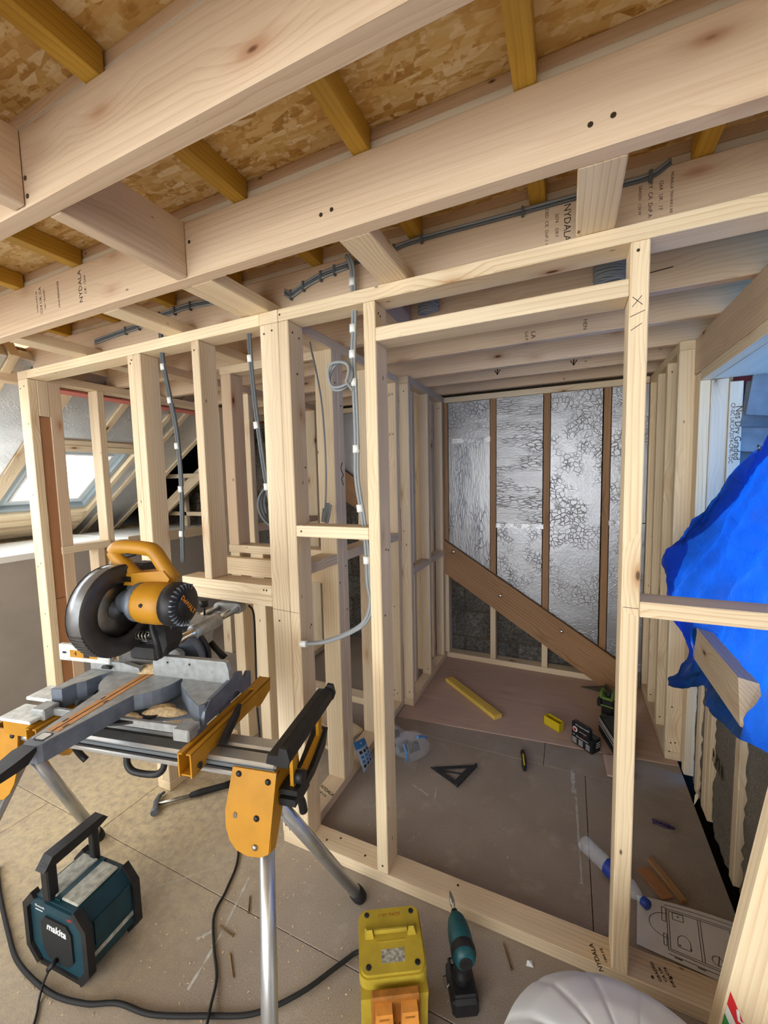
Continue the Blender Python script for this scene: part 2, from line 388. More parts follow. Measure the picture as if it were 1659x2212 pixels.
# ---- floor
floor = struct('floor', 'brown grey chipboard loft floor with dust, scuffs and a plywood patch')
ye = [-2.6, -1.4, -.2, 1.0, 2.2, 3.46]
for j in range(5):
    xe = [-4.9, -2.3 + (.6 if j % 2 else 0), .2 + (.2 if j % 2 else -.3), 1.4] if j != 3 else [-4.9, -1.9, .1, 1.4]
    if ye[j] >= 1.0: xe = [x for x in xe if x < .5]+[.556]
    for i in range(len(xe)-1):
        tm('chipboard_sheet', (xe[i]+.0012, xe[i+1]-.0012, ye[j]+.0012, ye[j+1]-.0012, -.022, 0), CHIP, floor, .0015)
MB().prism([(-.99, 2.312), (.552, 2.462), (.552, 3.44), (-.99, 3.44)], 'z', .0002, .0045).build('plywood_sheet', PLYF, floor)
PAINT = plain('dried_plaster', lin('#b9b7ae'), .9, 0, .1, 60, .15)
def smear(pts, w, name='plaster_smear', seed=0):
    rnd = random.Random(seed); P = smooth_path([(x, y, .0) for x, y in pts], 6); vs = []; fs = []
    for i, p in enumerate(P):
        q = P[min(i+1, len(P)-1)]-P[max(i-1, 0)]; n = Vector((-q.y, q.x, 0)).normalized(); h = w*rnd.uniform(.15, 1.0)/2
        vs += [p+n*h+Vector((0, 0, .0007)), p-n*h*rnd.uniform(.6, 1.1)+Vector((0, 0, .0007))]
    for i in range(len(P)-1): fs.append((2*i, 2*i+1, 2*i+3, 2*i+2))
    MB().add(vs, fs).build(name, PAINT, floor, fix=False)
smear([(.04, 2.22), (.045, 2.05)], .03, seed=1); smear([(.055, 2.03), (.06, 1.83), (.066, 1.66), (.067, 1.58)], .014, seed=2)
smear([(-.70, 1.80), (-.64, 1.78), (-.60, 1.76)], .012, seed=3); smear([(-.58, 1.83), (-.565, 1.75)], .008, seed=4)
smear([(-1.04, .75), (-1.06, .88), (-1.09, 1.0), (-1.12, 1.1)], .012, seed=5); smear([(-1.13, .86), (-1.10, .9)], .02, seed=6)
smear([(-1.22, 1.16), (-1.3, 1.05), (-1.42, .93), (-1.5, .85)], .006, seed=7)
MB().box(-5.2, 1.6, -3.0, 3.6, -.30, -.024).build('leak_block', SHADE, floor)  # slab added to stop daylight leaking up through the sheet joints
# ---- ceiling: joists, firrings, yellow noggins, OSB deck
ceil = struct('ceiling', 'open timber joist ceiling with OSB deck above')
JY = [-.633, -.233, .167, .567, .967, 1.367, 1.783, 2.147, 2.545, 2.835, 3.15]
JT = 2.362
joists = {}
for y in JY:
    joists[y] = tm('joist', (-2.918, 1.38, y, y+.045, TOP, JT), JOIST, ceil, .003)
    tm('firring_strip', (-2.918, 1.38, y+.016, y+.044, JT+.0005, 2.392), REVEAL, ceil, .003)
    tm('firring_strip', (-2.918, 1.38, y+.020, y+.045, 2.394, 2.4235), JOIST, ceil, .002)
for k, y in enumerate(JY[:-1]):
    for x in (-2.505, -2.085, -1.685, -1.285, -.885, -.485, -.095, .305, .705):
        if k < 2 and x not in (-.885, -1.285): continue
        w = .023; tm('yellow_noggin', (x-w, x+w, y+.0465, JY[k+1]+.015, JT+.001, 2.4235), TREAT, ceil, .0025)
for ya in (-2.6,): tm('osb_panel', (-3.2, 1.4, ya, -.952, 2.424, 2.442), OSB, ceil, .001)
for xa, xb in ((-3.2, -2.085), (-2.085, -.885), (-.885, .305), (.305, 1.40)):
    for ya, yb in ((-.95, .19), (.19, 1.39), (1.39, 3.46)):
        tm('osb_panel', (xa+.001, xb-.001, ya+.001, yb-.001, 2.424, 2.442), OSB, ceil, .001)
tm('blocking', (-1.151, -1.106, .6125, .9665, TOP+.001, JT), JOIST, ceil, .003)
tm('blocking', (-1.198, -1.153, .2125, .5665, TOP+.001, JT), JOIST, ceil, .003)
tm('blocking', (-.70, -.655, 1.4125, 1.7825, TOP+.001, JT), JOIST, ceil, .003)
for x0, x1 in ((.009, .103), (-.58, -.485), (-1.148, -1.053), (-1.618, -1.523), (-2.292, -2.197)):
    tm('dwang', (x0, x1, 1.0125, 1.3665, TOP+.0005, TOP+.045), PINE, ceil, .003)
tm('dwang', (-1.194, -1.149, 1.0125, 1.3665, TOP+.004, TOP+.085), PINE, ceil, .003)
for x0, x1, y0, y1 in ((-1.7, -1.605, 1.4125, 1.7825), (-2.35, -2.255, 1.4125, 1.7825)):
    tm('dwang', (x0, x1, y0, y1, TOP+.0005, TOP+.045), PINE, ceil, .003)
screws(ceil, [(-.605, .9665, 2.247), (-.572, .9665, 2.251), (.030, .9665, 2.243), (.070, .9665, 2.246), (-1.09, .9665, 2.30), (-1.145, .5665, 2.255), (-1.142, .5665, 2.215)], 'y', .0055)
# trimmer and red steel at the left end, joist hangers
RED = plain('red_oxide_steel', lin('#cc7062'), .6, .1)
tm('trimmer', (-2.995, -2.920, -.95, 3.42, 2.15, 2.36), JOIST, ceil, .003)
tm('steel_flange', (-2.918, -2.858, 1.40, 3.42, 2.1975, 2.207), RED, ceil, .001) if False else None
for y in JY[4:9]:
    h = MB().box(-2.916, -2.86, y-.003, y-.001, 2.20, 2.33).box(-2.916, -2.86, y+.046, y+.048, 2.20, 2.33).box(-2.916, -2.86, y-.003, y+.048, 2.188, 2.194)
    h.box(-2.919, -2.917, y-.04, y+.085, 2.24, 2.35); h.build('joist_hanger', GALV, ceil)
redb = MB().box(-2.99, -2.87, 1.4, 3.40, 2.138, 2.147).build('steel_flange', RED, ceil)
# timber stamps
def stamp(parent, x, y, z, lines, size, up=True):
    """black mill stamp reading down the face of a joist (face looks to -y)"""
    for i, (s, k) in enumerate(lines):
        M = frame((x+(-1 if up else 1)*i*size*1.05, y-.0004, z), (0, 0, -1) if up else (0, 0, 1), (1, 0, 0) if up else (-1, 0, 0))
        text(s, size*k, INK, parent, M, 'mill_stamp', .0001)
stamp(ceil, -.014, 1.367, 2.283, [('NYDALA', 1.0), ('2074    DRY', .5), ('GRADED  C\u20ac  DnP-1 C24W', .5)], .0265)
stamp(ceil, .240, 1.367, 2.292, [('MORALLA TRAVARU AB', .42), ('1264   UK   17', .55), ('DRY  CA  DnP A', .62), ('GRADED   C24 W', .42)], .023)
stamp(ceil, -1.95, .967, 2.285, [('NORRLANDA AB', .4), ('C24 UK CA', .8), ('DRY GRADED', .45)], .026, False)
stamp(ceil, -1.80, .967, 2.285, [('HHHEENIKER', .55)], .03, False)
stamp(ceil, -1.66, .967, 2.285, [('NYDALA', 1.05), ('C\u20ac  1264', .6)], .028, False)
stamp(ceil, -.62, 1.783, 2.225, [('FA', .8), ('31', .6)], .03)
stamp(ceil, -.165, 2.147, 2.225, [('LA', 1.0), ('G4 P', .7)], .03)
stamp(ceil, .06, 2.147, 2.235, [('HEN', .8)], .03)
PEN = plain('carpenter_pencil', lin('#2a201a'), .8, 0, .05)
def stroke(parent, pts, r=.0022, name='pencil_mark', mat=None):
    MB().tube(pts, r, 5, True, False).build(name, mat or PEN, parent)
for x, y, z in ((-.44, 2.835, 2.25), (.02, 2.835, 2.25)):
    stroke(ceil, [(x, y-.0005, z+.055), (x, y-.0005, z-.03)], .0035); stroke(ceil, [(x-.018, y-.0005, z), (x, y-.0005, z-.03), (x+.018, y-.0005, z)], .003)
stroke(ceil, [(.05, 2.8345, 2.29), (.13, 2.8345, 2.305)], .0025); text('acq S', .03, PEN, ceil, frame((.105, 2.8345, 2.265), (1, 0, .05), (0, 0, 1)), 'pencil_mark')
stroke(ceil, [(.255, 1.7825, 2.262), (.325, 1.7825, 2.268)], .0016)

# ---- partition with the door opening (faces the camera)
wf = struct('wall_front', 'pale softwood stud partition with a door opening')
FY0, FY1 = 1.283, 1.378
tm('bottom_plate', (-1.095, .98, FY0, FY1, 0.0005, .045), PINE, wf); tm('bottom_plate', (-1.894, -1.804, FY0, 1.745, 0.0005, .045), PINE, wf)
tm('top_plate', (-2.753, -1.0995, FY0, FY1, 2.15, TOP-.0005), PINE, wf); tm('top_plate', (-1.0095, .98, FY0, FY1, 2.15, TOP-.0005), PINE, wf)
for x0, x1, z0, d in ((-1.894, -1.8495, .0455, .095), (-1.8485, -1.804, .0455, .095), (-1.474, -1.43, 1.1215, .095), (-1.0985, -1.0105, .0455, .045), (-1.0095, -.9645, .0455, .095), (-.648, -.603, .0455, .095), (.140, .1845, .0455, .095)):
    tm('stud', (x0, x1, FY0, FY0+d, z0, 2.1495), PINE, wf, .003)
tm('stud', (-1.0985, -1.0545, FY0+.0455, FY1, .0455, 2.1495), PINE, wf, .003)
tm('door_header', (-.6025, .1395, FY0, FY1, 2.015, 2.06), PINE, wf); tm('noggin', (.185, .98, FY0, FY1, 1.15, 1.194), PINE, wf); tm('noggin', (-.964, -.6485, FY0, FY1, 1.33, 1.374), PINE, wf)
tm('sill_board', (-1.62, -1.099, FY0, FY1, 1.0775, 1.121), PINE, wf); tm('sill_board', (-1.60, -1.099, FY0, FY1, 1.033, 1.0770), PINE, wf)
screws(wf, [(-1.078, FY0, 2.115), (-1.04, FY0, 2.122), (-1.08, FY0, .08), (-1.03, FY0, .085), (-.625, FY0, .075), (-1.872, FY0, 2.11), (-1.862, FY0, 2.125), (-1.455, FY0, 2.11), (.157, FY0, 2.125), (-1.0, FY0, 2.173), (-.94, FY0, 1.352), (-1.14, FY0, 1.10), (-1.125, FY0, 1.10), (-1.065, FY0, .98)])
screws(wf, [(-.9642, 1.31, 2.11), (-.9642, 1.35, 2.10), (-.9642, 1.33, 1.96), (-.9642, 1.36, 1.6), (-.9642, 1.36, .95), (-.6027, 1.31, 2.115), (-.6027, 1.325, 2.11), (-.6027, 1.33, 1.29), (-.6027, 1.35, 1.285), (-.6027, 1.31, 1.05)], 'x')
screws(wf, [(-.90, 1.32, .0455), (-.72, 1.32, .0455), (-.85, 1.35, .0455), (.25, 1.31, .0455), (.30, 1.33, .0455), (-.35, 1.35, .0455)], 'z')
stroke(wf, [(-1.097, FY0-.0003, 1.027), (-.966, FY0-.0003, 1.022)], .0007); stroke(wf, [(.145, FY0-.0003, 1.175), (.182, FY0-.0003, 1.174)], .0007)
for a, b in (((.147, 1.985), (.168, 2.01)), ((.147, 2.01), (.17, 1.987)), ((.142, 1.96), (.176, 1.972)), ((.145, 1.925), (.17, 1.94))): stroke(wf, [(a[0], FY0-.0003, a[1]), (b[0], FY0-.0003, b[1])], .0008)
M = frame((.10, 1.3, .0456), (-.35, .9, 0), (-.9, -.35, 0)); text('NYDALA', .019, INK, wf, M, 'mill_stamp'); text('1264 C\u20ac', .011, INK, wf, frame((.122, 1.315, .0456), (-.35, .9, 0), (-.9, -.35, 0)), 'mill_stamp')
for i, s in enumerate(('GRADED', 'CA UK', 'DRY C16')): text(s, .0125, INK, wf, frame((.262+.017*i, 1.33, .0456), (-.35, .9, 0), (-.9, -.35, 0)), 'mill_stamp')
# ---- return wall running back from the corner, then the lining wall
wr = struct('wall_return', 'softwood stud return wall running back from the partition corner')
RX0, RX1 = -1.095, -1.0
tm('top_plate', (-1.0985, -1.0105, FY0-.001, FY1, 2.15, TOP-.0005), PINE, wr); tm('top_plate', (RX0, RX1, 1.379, 2.455, 2.15, TOP-.0005), PINE, wr); tm('bottom_plate', (RX0, RX1, 1.379, 2.455, .0005, .045), PINE, wr)
for y0, y1 in ((1.645, 1.694), (1.695, 1.745), (2.04, 2.085), (2.41, 2.4545), (2.70, 2.745), (2.90, 2.945), (3.14, 3.185)):
    tm('stud', (RX0 if y0 < 2.5 else -1.1, RX1-.0005, y0, y1, .0455, 2.1495), PINE, wr, .003)
tm('noggin', (RX0, RX1, 1.3785, 1.6445, 1.146, 1.193), PINE, wr); tm('noggin', (RX0, RX1, 1.7455, 2.0395, 1.146, 1.193), PINE, wr); tm('noggin', (RX0, RX1, 2.0855, 2.4095, 1.146, 1.193), PINE, wr)
screws(wr, [(-1.03, 2.4095, .10), (-1.055, 2.4095, .085), (-1.05, 2.4095, .12), (-1.06, 2.4095, 1.5), (-1.04, 2.4095, .7)]); screws(wr, [(-1.0002, 1.67, 2.0), (-1.0002, 1.72, 1.9), (-1.0002, 1.66, 1.05), (-1.0002, 1.72, .9), (-1.0002, 1.72, 1.12)], 'x')
for z in (2.08, 1.83):
    for i, s in enumerate(('NYDALA', '74', 'III')): text(s, .02, INK, wr, frame((-1.07+.022*i, 2.4094, z), (0, 0, -1), (1, 0, 0)), 'mill_stamp')
text('NYDALA', .024, INK, wr, frame((-1.045, 1.55, .0456), (.9, -.3, 0), (.3, .9, 0)), 'mill_stamp'); text('C\u20ac C16', .016, INK, wr, frame((-1.055, 1.525, .0456), (.9, -.3, 0), (.3, .9, 0)), 'mill_stamp')
stroke(wr, smooth_path([(-.9995, 1.715, 1.63), (-.9995, 1.70, 1.60), (-.9995, 1.722, 1.57), (-.9995, 1.705, 1.55), (-.9995, 1.72, 1.52)], 4), .0018)
ws = struct('wall_lining_left', 'softwood lining frame along the left of the inner room')
SX0, SX1 = -1.0, -.933
tm('top_plate', (SX0, SX1, 2.4555, 3.279, 2.15, TOP-.0005), PINE, ws); tm('bottom_plate', (SX0, SX1, 2.4555, 3.279, .005, .049), PINE, ws)
for y in (2.4555, 2.84, 3.2): tm('stud', (SX0, SX1, y, y+.045, .0495, 2.1495), PINE, ws, .003)
for y0, y1 in ((2.501, 2.8395), (2.8855, 3.1995)): tm('noggin', (SX0, SX1, y0, y1, .90, .945), PINE, ws)
screws(ws, [(-.965, 2.4555, 2.1), (-.96, 2.4555, .1), (-.98, 2.4555, 1.2), (-.955, 2.84, .09), (-.97, 3.2, 2.1), (-.95, 3.2, 2.1)])
# ---- back wall: studs, foil boards, sloping beam, block gable behind
wb = struct('wall_back', 'back wall with foil insulation between studs, sloping beam and dark blocks')
BY = 3.281; KS = -.645
def beam_top(x): return 1.026 + KS*(x+.936)
tm('top_plate', (-2.75, .49, BY, BY+.095, 2.15, TOP-.0005), PINE, wb); tm('bottom_plate', (-.93, .19, BY-.002, BY+.095, .005, .049), PINE, wb)
sx = [-2.13, -1.73, -1.34, -.952, -.565, -.172, .222]
for x in sx:
    zb = max(.06, beam_top(x+.02)-.14)
    tm('stud', (x, x+.045, BY+.001, BY+.095, zb, 2.1495), BROWN if x > -1 else PINE, wb)  # upper studs in beam brown: shade on them put into the colour
    if zb > .1: tm('stud', (x, x+.043, BY+.0005, BY+.095, .0495, zb-.001), PINE, wb)
tm('stud', (-.569, -.527, BY-.0005, BY+.0005, .0495, .72), PINE, wb, .0001) if False else None
def fboard(x0, x1, z0, z1, m, y=BY+.008):
    a, b = max(z0, beam_top(x0)-.10), max(z0, beam_top(x1)-.10)
    MB().prism([(x0, a), (x1, b), (x1, z1), (x0, z1)], 'y', y, y+.05).build('foil_board', m, wb, ((x0+x1)/2, y, (z0+z1)/2))
fboard(-.903, -.569, 1.842, 2.147, FOIL); fboard(-.903, -.569, 0, 1.836, FOILV)
fboard(-.516, -.178, 1.157, 2.147, FOILH, BY+.002); fboard(-.512, -.178, 0, 1.150, FOIL)
fboard(-.123, .214, 0, 2.147, FOIL); fboard(.272, .49, 1.2, 2.147, FOIL); fboard(.272, .49, 0, 1.193, FOIL)
for a, b in zip([-2.7]+[x+.049 for x in sx[:3]], [x-.004 for x in sx[:4]]): fboard(a, b, 0, 2.147, FOIL)
TAPEF = foil('foil_tape', (.55, .55, .56, 1), stretch=(3, 3, 3), rough=.3, amt=1.0)
MB().box(-.519, -.168, BY-.002, BY+.0015, 1.137, 1.172).build('foil_tape', TAPEF, wb); MB().box(.262, .40, BY+.003, BY+.0075, 1.178, 1.212).build('foil_tape', TAPEF, wb)
MB().box(-.90, -.565, BY+.003, BY+.0075, 1.818, 1.858).build('foil_tape', TAPEF, wb)
p = [(-2.62, beam_top(-2.62)), (.47, beam_top(.47)), (.47, max(.01, beam_top(.47)-.276)), (.30, .006), (.30-.03, beam_top(.27)-.276), (-2.62, beam_top(-2.62)-.276)]
th = math.atan(KS); c0 = Vector((-.5, BY-.022, beam_top(-.5)-.138))
Mr = Matrix.Rotation(-th, 4, 'Y'); R3 = Mr.to_3x3()
bo = MB()
loc = [(R3.inverted() @ (Vector((x, BY-.022, z))-c0)) for x, z in p]
bo.prism([(q.x, q.z) for q in loc], 'y', -.0215, .0215)
bm_ = bo.build('sloping_beam', BROWN['x'], wb); bm_.location = c0; bm_.rotation_euler = Mr.to_euler()
for x, z in ((-.853, .932), (-.478, .600), (-.03, .371)):
    M = Matrix.Translation((x, BY-.0445, z)) @ Matrix.Rotation(math.pi/2, 4, 'X')
    MB().lathe([(.017, 0), (.017, .003), (.013, .009), (.007, .013), (.001, .014)], 12, M).build('coach_bolt', CHROME, wb)
# block gable, laid block by block where it is in view, then plain wall beyond
def blocks(parent, x0, x1, z0, z1, y, bw, bh, mat, name, seed, cond=None):
    rnd = random.Random(seed); base = []
    for k in range(4):
        b = MB().box(-bw/2+.005, bw/2-.005, 0, .1, -bh/2+.005, bh/2-.005, .008); o = b.build(name, mat, parent); base.append(o.data); bpy.data.objects.remove(o)
    r = 0; z = z0
    while z < z1:
        x = x0-(bw/2 if r % 2 else 0)
        while x < x1:
            if cond is None or cond(x+bw/2, z+bh/2):
                o = bpy.data.objects.new(name, base[rnd.randrange(4)]); COL.objects.link(o); o.parent = parent; o.location = (x+bw/2, y+rnd.uniform(0, .005), z+bh/2)
            x += bw
        z += bh; r += 1
blocks(wb, -3.0, .6, -.06, 1.9, 3.39, .44, .225, BLOCK, 'block', 5, lambda x, z: z < beam_top(x)+.25)
MB().box(-5.0, .62, 3.40, 3.5, -.05, 3.0).build('mortar_bed', MORTAR, wb)
# ---- right hand wall of the inner room and the dormer opening
wt = struct('wall_right', 'softwood lining frame along the right of the inner room')
TX0, TX1 = .495, .568
tm('top_plate', (TX0, TX1, 2.5, 3.35, 2.15, TOP-.0005), PINE, wt); tm('bottom_plate', (TX0, TX1, 2.5, 3.35, .005, .049), PINE, wt)
for y in (2.5, 2.755, 3.02, 3.27): tm('stud', (TX0, TX1, y, y+.045, .0495, 2.1495), PINE, wt, .003)
screws(wt, [(.52, 2.5, .10), (.54, 2.5, .105), (.515, 2.5, .05), (.52, 2.5, .30), (.515, 2.755, .1), (.515, 2.755, 2.1), (.51, 3.02, .1)])
tm('rear_stud', (TX1+.002, TX1+.05, 2.52, 3.34, .0, TOP), SHADE, wt) if False else None
for y in (2.62, 2.9, 3.15): tm('rear_stud', (TX1+.004, TX1+.07, y, y+.045, .0495, 2.19), PINE, wt)
MB().box(.66, .70, 2.46, 3.4, 0, 2.4).build('sheathing', OSB, wt)
wd = struct('wall_dormer', 'dormer wall with timber header, mineral wool infill and an open window hole')
HX = .558
tm('header_beam', (HX, HX+.045, .2, 2.4985, 2.022, TOP-.001), JOIST, wd, .003); tm('header_strip', (HX+.003, HX+.045, .2, 2.40, 1.975, 2.0215), PINE, wd); tm('header_block', (HX+.006, HX+.045, 2.442, 2.4985, .02, 2.020), PINE, wd) 
for y0, y1 in ((2.25, 2.295), (2.14, 2.185), (2.09, 2.135), (1.78, 1.825), (1.40, 1.445)):
    tm('stud', (HX+.02, HX+.115, y0, y1, .01, .70), PINE, wd)
tm('jamb_stud', (HX+.0, HX+.042, 2.395, 2.44, .005, 1.9745), PINE, wd)
for y0, y1 in ((2.30, 2.350), (2.19, 2.25), (1.83, 2.085), (1.45, 1.775)):
    n = 14; rnd = random.Random(int(y0*100))
    MB().grid(lambda a, b, y0=y0, y1=y1, rnd=rnd: (HX+.03+rnd.uniform(-.006, .006)+(.02 if a in (0., 1.) else 0), y0+(y1-y0)*a, .005+.69*b), 10, 26).build('mineral_wool', WOOL, wd)
MB().box(HX+.09, HX+.115, 1.2, 2.35, -.05, .70).build('sheathing', OSB, wd)
for i, (s, yy) in enumerate((('M', 2.055), ('M', 2.02), ('A', 1.985), ('N', 1.95))): text(s, .085, INK, wd, frame((HX+.022, yy, .335), (0, -1, 0), (0, 0, 1)), 'wool_print', .0006, sx=.35)
tm('sill_plate', (HX+.02, HX+.16, 1.2, 2.3515, .705, .75), REVEAL, wd)
tm('reveal_board', (HX+.043, HX+.11, 2.392, 2.43, .75, 1.974), REVEAL, wd); tm('reveal_head', (HX+.046, HX+.30, 1.2, 2.391, 1.975, 2.012), REVEAL, wd); tm('reveal_batten', (HX+.111, HX+.160, 2.384, 2.43, .75, 1.955), REVEAL, wd)
for i, (s, k) in enumerate((('Nes Dry Graded', .036), ('CF-0C UKCA-2074-CPR-TDC', .022))): text(s, k, INK, wd, frame((HX+.146-.022*i, 2.3838, 1.72), (0, 0, -1), (1, 0, 0)), 'mill_stamp')

# plain unseen walls added to block light from the right, and the dwarf wall / ledge at the left
wrf = tm('wall_block_right', (1.30, 1.34, -2.5, 1.19, 0, 2.19), GYP, None); tag(wrf, 'plain grey plasterboard wall added right of the camera to block light', kind='structure')
wrg = tm('wall_block_return', (.70, 1.34, 1.20, 1.225, 0, 2.19), GYP, None); tag(wrg, 'plain plasterboard return added beside the dormer to block light', kind='structure')
wl = struct('wall_left', 'half height grey plasterboard wall with a pale ledge under the roof slope')
KX = -3.5
tm('plasterboard', (KX-.0125, KX, -2.5, 3.39, 0.0, 1.043), GYP, wl, .001); tm('ledge_board', (-4.45, KX+.005, -2.5, 3.39, 1.044, 1.062), WHITE, wl); tm('ledge_rail', (KX+.001, KX+.022, 2.25, 3.30, 1.0, 1.0935), PINE, wl); tm('ledge_trim', (KX+.001, KX+.014, -2.5, 2.248, 1.03, 1.075), WHITE, wl)
for y0 in (-.4, .5, 1.4, 2.3): tm('ledge_batten', (-4.44, -3.56, y0, y0+.02, 1.0625, 1.070), WHITE, wl)
# ---- cross wall at the left end of the partition
wc = struct('wall_cross', 'softwood cross wall at the left end of the partition')
CX0, CX1 = -2.849, -2.7545
tm('top_plate', (CX0, CX1, FY0, 3.38, 2.13, 2.174), JOIST, wc) if False else tm('top_plate', (CX0, CX1, FY0, 3.27, 2.15, TOP-.0005), PINE, wc)
tm('stud', (CX0, CX1, FY0, FY0+.044, .0005, 2.1495), PINE, wc, .003); tm('stud', (CX0, CX1, 1.382, 1.445, .0005, 2.1495), JOIST, wc, .003)
MB().box(CX0+.01, CX1-.006, FY0+.0445, 1.3815, .88, 1.945).build('plywood_packer', PLY, wc, (CX1, 1.35, 1.4)); MB().box(CX0+.01, CX1-.005, FY0+.0445, 1.3815, .02, .877).build('plywood_packer', PLY, wc, (CX1, 1.35, .4)); tm('packer', (CX0+.01, CX1+.001, FY0+.0445, 1.3815, 1.948, 2.1495), PINE, wc)
tm('stud', (CX0, CX1, 1.65, 1.694, .0005, 2.1495), PINE, wc, .003); tm('stud', (CX0, CX1, 2.05, 2.094, .0005, 2.1495), PINE, wc); tm('stud', (CX0, CX1, 2.65, 2.694, .0005, 2.1495), PINE, wc)
tm('sill_rail', (CX0, CX1+.001, 1.30+.082, 1.6495, 1.139, 1.184), PINE, wc) if False else tm('sill_rail', (CX0, CX1, 1.4455, 1.6495, 1.139, 1.184), PINE, wc)
tm('sill_rail', (CX1, CX1+.012, 1.375, 1.66, 1.139, 1.184), PINE, wc); tm('cripple_stud', (CX0, CX1, 1.58, 1.6225, .0005, 1.1385), PINE, wc)
screws(wc, [(-2.83, FY0, 2.10), (-2.79, FY0, 2.11), (-2.78, FY0, 1.9), (-2.80, FY0, 1.5), (-2.79, FY0, 1.1), (-2.82, FY0, 1.08), (-2.79, FY0, .8), (-2.80, FY0, .6)])
# ---- cupboard framing behind the partition
wq = struct('wall_cupboard', 'inner softwood cupboard frame behind the partition')
QY = 1.75
tm('top_plate', (-1.80, -1.097, QY, QY+.095, 2.15, TOP-.0005), PINE, wq); tm('stud', (-1.795, -1.722, QY, QY+.095, 1.186, 2.1495), JOIST, wq, .003); tm('rail', (-1.80, -1.097, QY, QY+.095, 1.141, 1.1855), PINE, wq); tm('rail', (-1.82, -1.097, QY-.046, QY-.001, 1.024, 1.120), PINE, wq)
for x in (-1.79, -1.62, -1.36): tm('stud', (x, x+.07, QY+.0005, QY+.09, .0005, 1.1405), PINE, wq)
tm('bottom_plate', (-1.9, -1.097, 2.35, 2.445, .0005, .045), PINE, wq)
tm('side_stud', (-2.108, -2.013, 2.2, 2.245, .0455, 2.1495), PINE, wq, .003); tm('side_plate', (-2.108, -2.013, 1.46, 3.27, 2.15, TOP-.0005), JOIST, wq); tm('side_plate', (-2.108, -2.013, 1.46, 3.27, .0005, .045), PINE, wq); tm('side_rail', (-2.108, -2.013, 2.2455, 3.0, 1.19, 1.234), JOIST, wq)
for y in (2.6, 3.0): tm('side_stud', (-2.108, -2.013, y, y+.045, .0455, 2.1495), PINE, wq)
tm('side_stud', (-2.108, -2.013, 1.46, 1.505, .0455, 2.1495), PINE, wq, .003)
# ---- sloping roof at the left with foil boards, rafters and a roof window
wsl = struct('ceiling_slope', 'sloping roof with foil insulation, pale rafters and a roof window')
RK = .66
def rz(x): return 1.0 + RK*(x+4.73)
ang = math.atan(RK)
def slab(name, x0, x1, y0, y1, t0, t1, mat, parent, c=.002):
    """a piece lying in the roof slope, from x0 to x1, thickness t0..t1 measured outward"""
    L = (x1-x0)/math.cos(ang); o = MB().box(-L/2, L/2, y0-(y0+y1)/2, y1-(y0+y1)/2, t0, t1, c).build(name, mat if not isinstance(mat, dict) else mat['x' if L > (y1-y0) else 'y'], parent)
    o.location = ((x0+x1)/2, (y0+y1)/2, rz((x0+x1)/2)); o.rotation_euler = (0, -ang, 0); return o
for y0, y1 in ((-2.45, -2.40), (-.62, -.57), (1.24, 1.285), (2.385, 2.43), (2.52, 2.565), (2.855, 2.90)):
    slab('rafter', -4.70, -2.80, y0, y1, 0, .12, PINE, wsl)
slab('rafter', -4.70, -2.80, 1.555, 1.645, 0, .12, PINE, wsl); slab('rafter', -3.43, -2.80, 1.98, 2.03, 0, .12, PINE, wsl)
slab('trimmer', -3.50, -3.44, 1.646, 2.384, -.003, .10, PINE, wsl); slab('trimmer', -3.435, -3.39, 1.646, 2.384, 0, .10, PINE, wsl); slab('trimmer', -4.34, -4.27, 1.646, 2.384, -.003, .10, PINE, wsl); slab('trimmer', -4.42, -4.345, 1.646, 2.384, -.01, .10, PINE, wsl)
slab('noggin', -4.56, -4.44, -2.4, 2.384, -.03, .06, PINE, wsl)
for y0, y1 in ((1.287, 1.553), (2.432, 2.518), (2.567, 2.853)): slab('foil_board', -4.70, -2.82, y0, y1, .012, .08, FOILLIT, wsl)
for y0, y1 in ((1.647, 1.978), (2.032, 2.383)): slab('foil_board', -3.388, -2.82, y0, y1, .012, .08, FOILLIT, wsl)
slab('foil_board', -4.70, -4.425, 1.647, 2.383, .03, .08, FOILLIT, wsl)
slab('roof_deck', -4.9, -2.86, 1.24, 1.65, .125, .14, OSB, wsl)
for y0, y1 in ((-2.398, -.622), (-.568, 1.238)): slab('foil_board', -3.12, -2.82, y0, y1, .012, .08, FOILLIT, wsl); slab('roof_deck', -3.12, -2.82, y0, y1, .125, .14, OSB, wsl); slab('roof_deck', -4.9, -4.40, y0, y1, .125, .14, OSB, wsl); slab('trimmer', -3.17, -3.125, y0, y1, 0, .12, PINE, wsl); slab('trimmer', -4.44, -4.40, y0, y1, 0, .12, PINE, wsl); slab('roof_deck', -4.9, -4.36, 1.65, 2.40, .125, .14, OSB, wsl); slab('roof_deck', -3.38, -2.86, 1.65, 2.40, .125, .14, OSB, wsl); slab('roof_deck', -4.9, -2.86, 2.40, 3.5, .125, .14, SHADE, wsl)  # wide unseen roof openings added for light; last slab painted dark for shade
MB().box(-4.78, -4.74, -2.6, 3.4, 0, 1.05).build('eaves_board', OSB, wsl)
tm('gable_rail', (-4.40, -3.20, 3.20, 3.245, 1.18, 1.225), PINE, wsl); tm('gable_stud', (-3.98, -3.90, 3.20, 3.245, 1.063, 1.62), PINE, wsl); tm('gable_rail', (-4.0, -3.2, 3.05, 3.14, 1.60, 1.645), PINE, wsl)
slab('gable_rafter', -4.4, -3.0, 3.10, 3.145, -.16, -.06, PINE, wsl); slab('gable_rafter', -4.4, -3.0, 3.02, 3.06, -.22, -.165, PINE, wsl)
blocks(wb, -4.7, -3.0, 1.05, 2.3, 3.38, .21, .13, STONE, 'rubble_stone', 9, lambda x, z: z < rz(x)+.02)
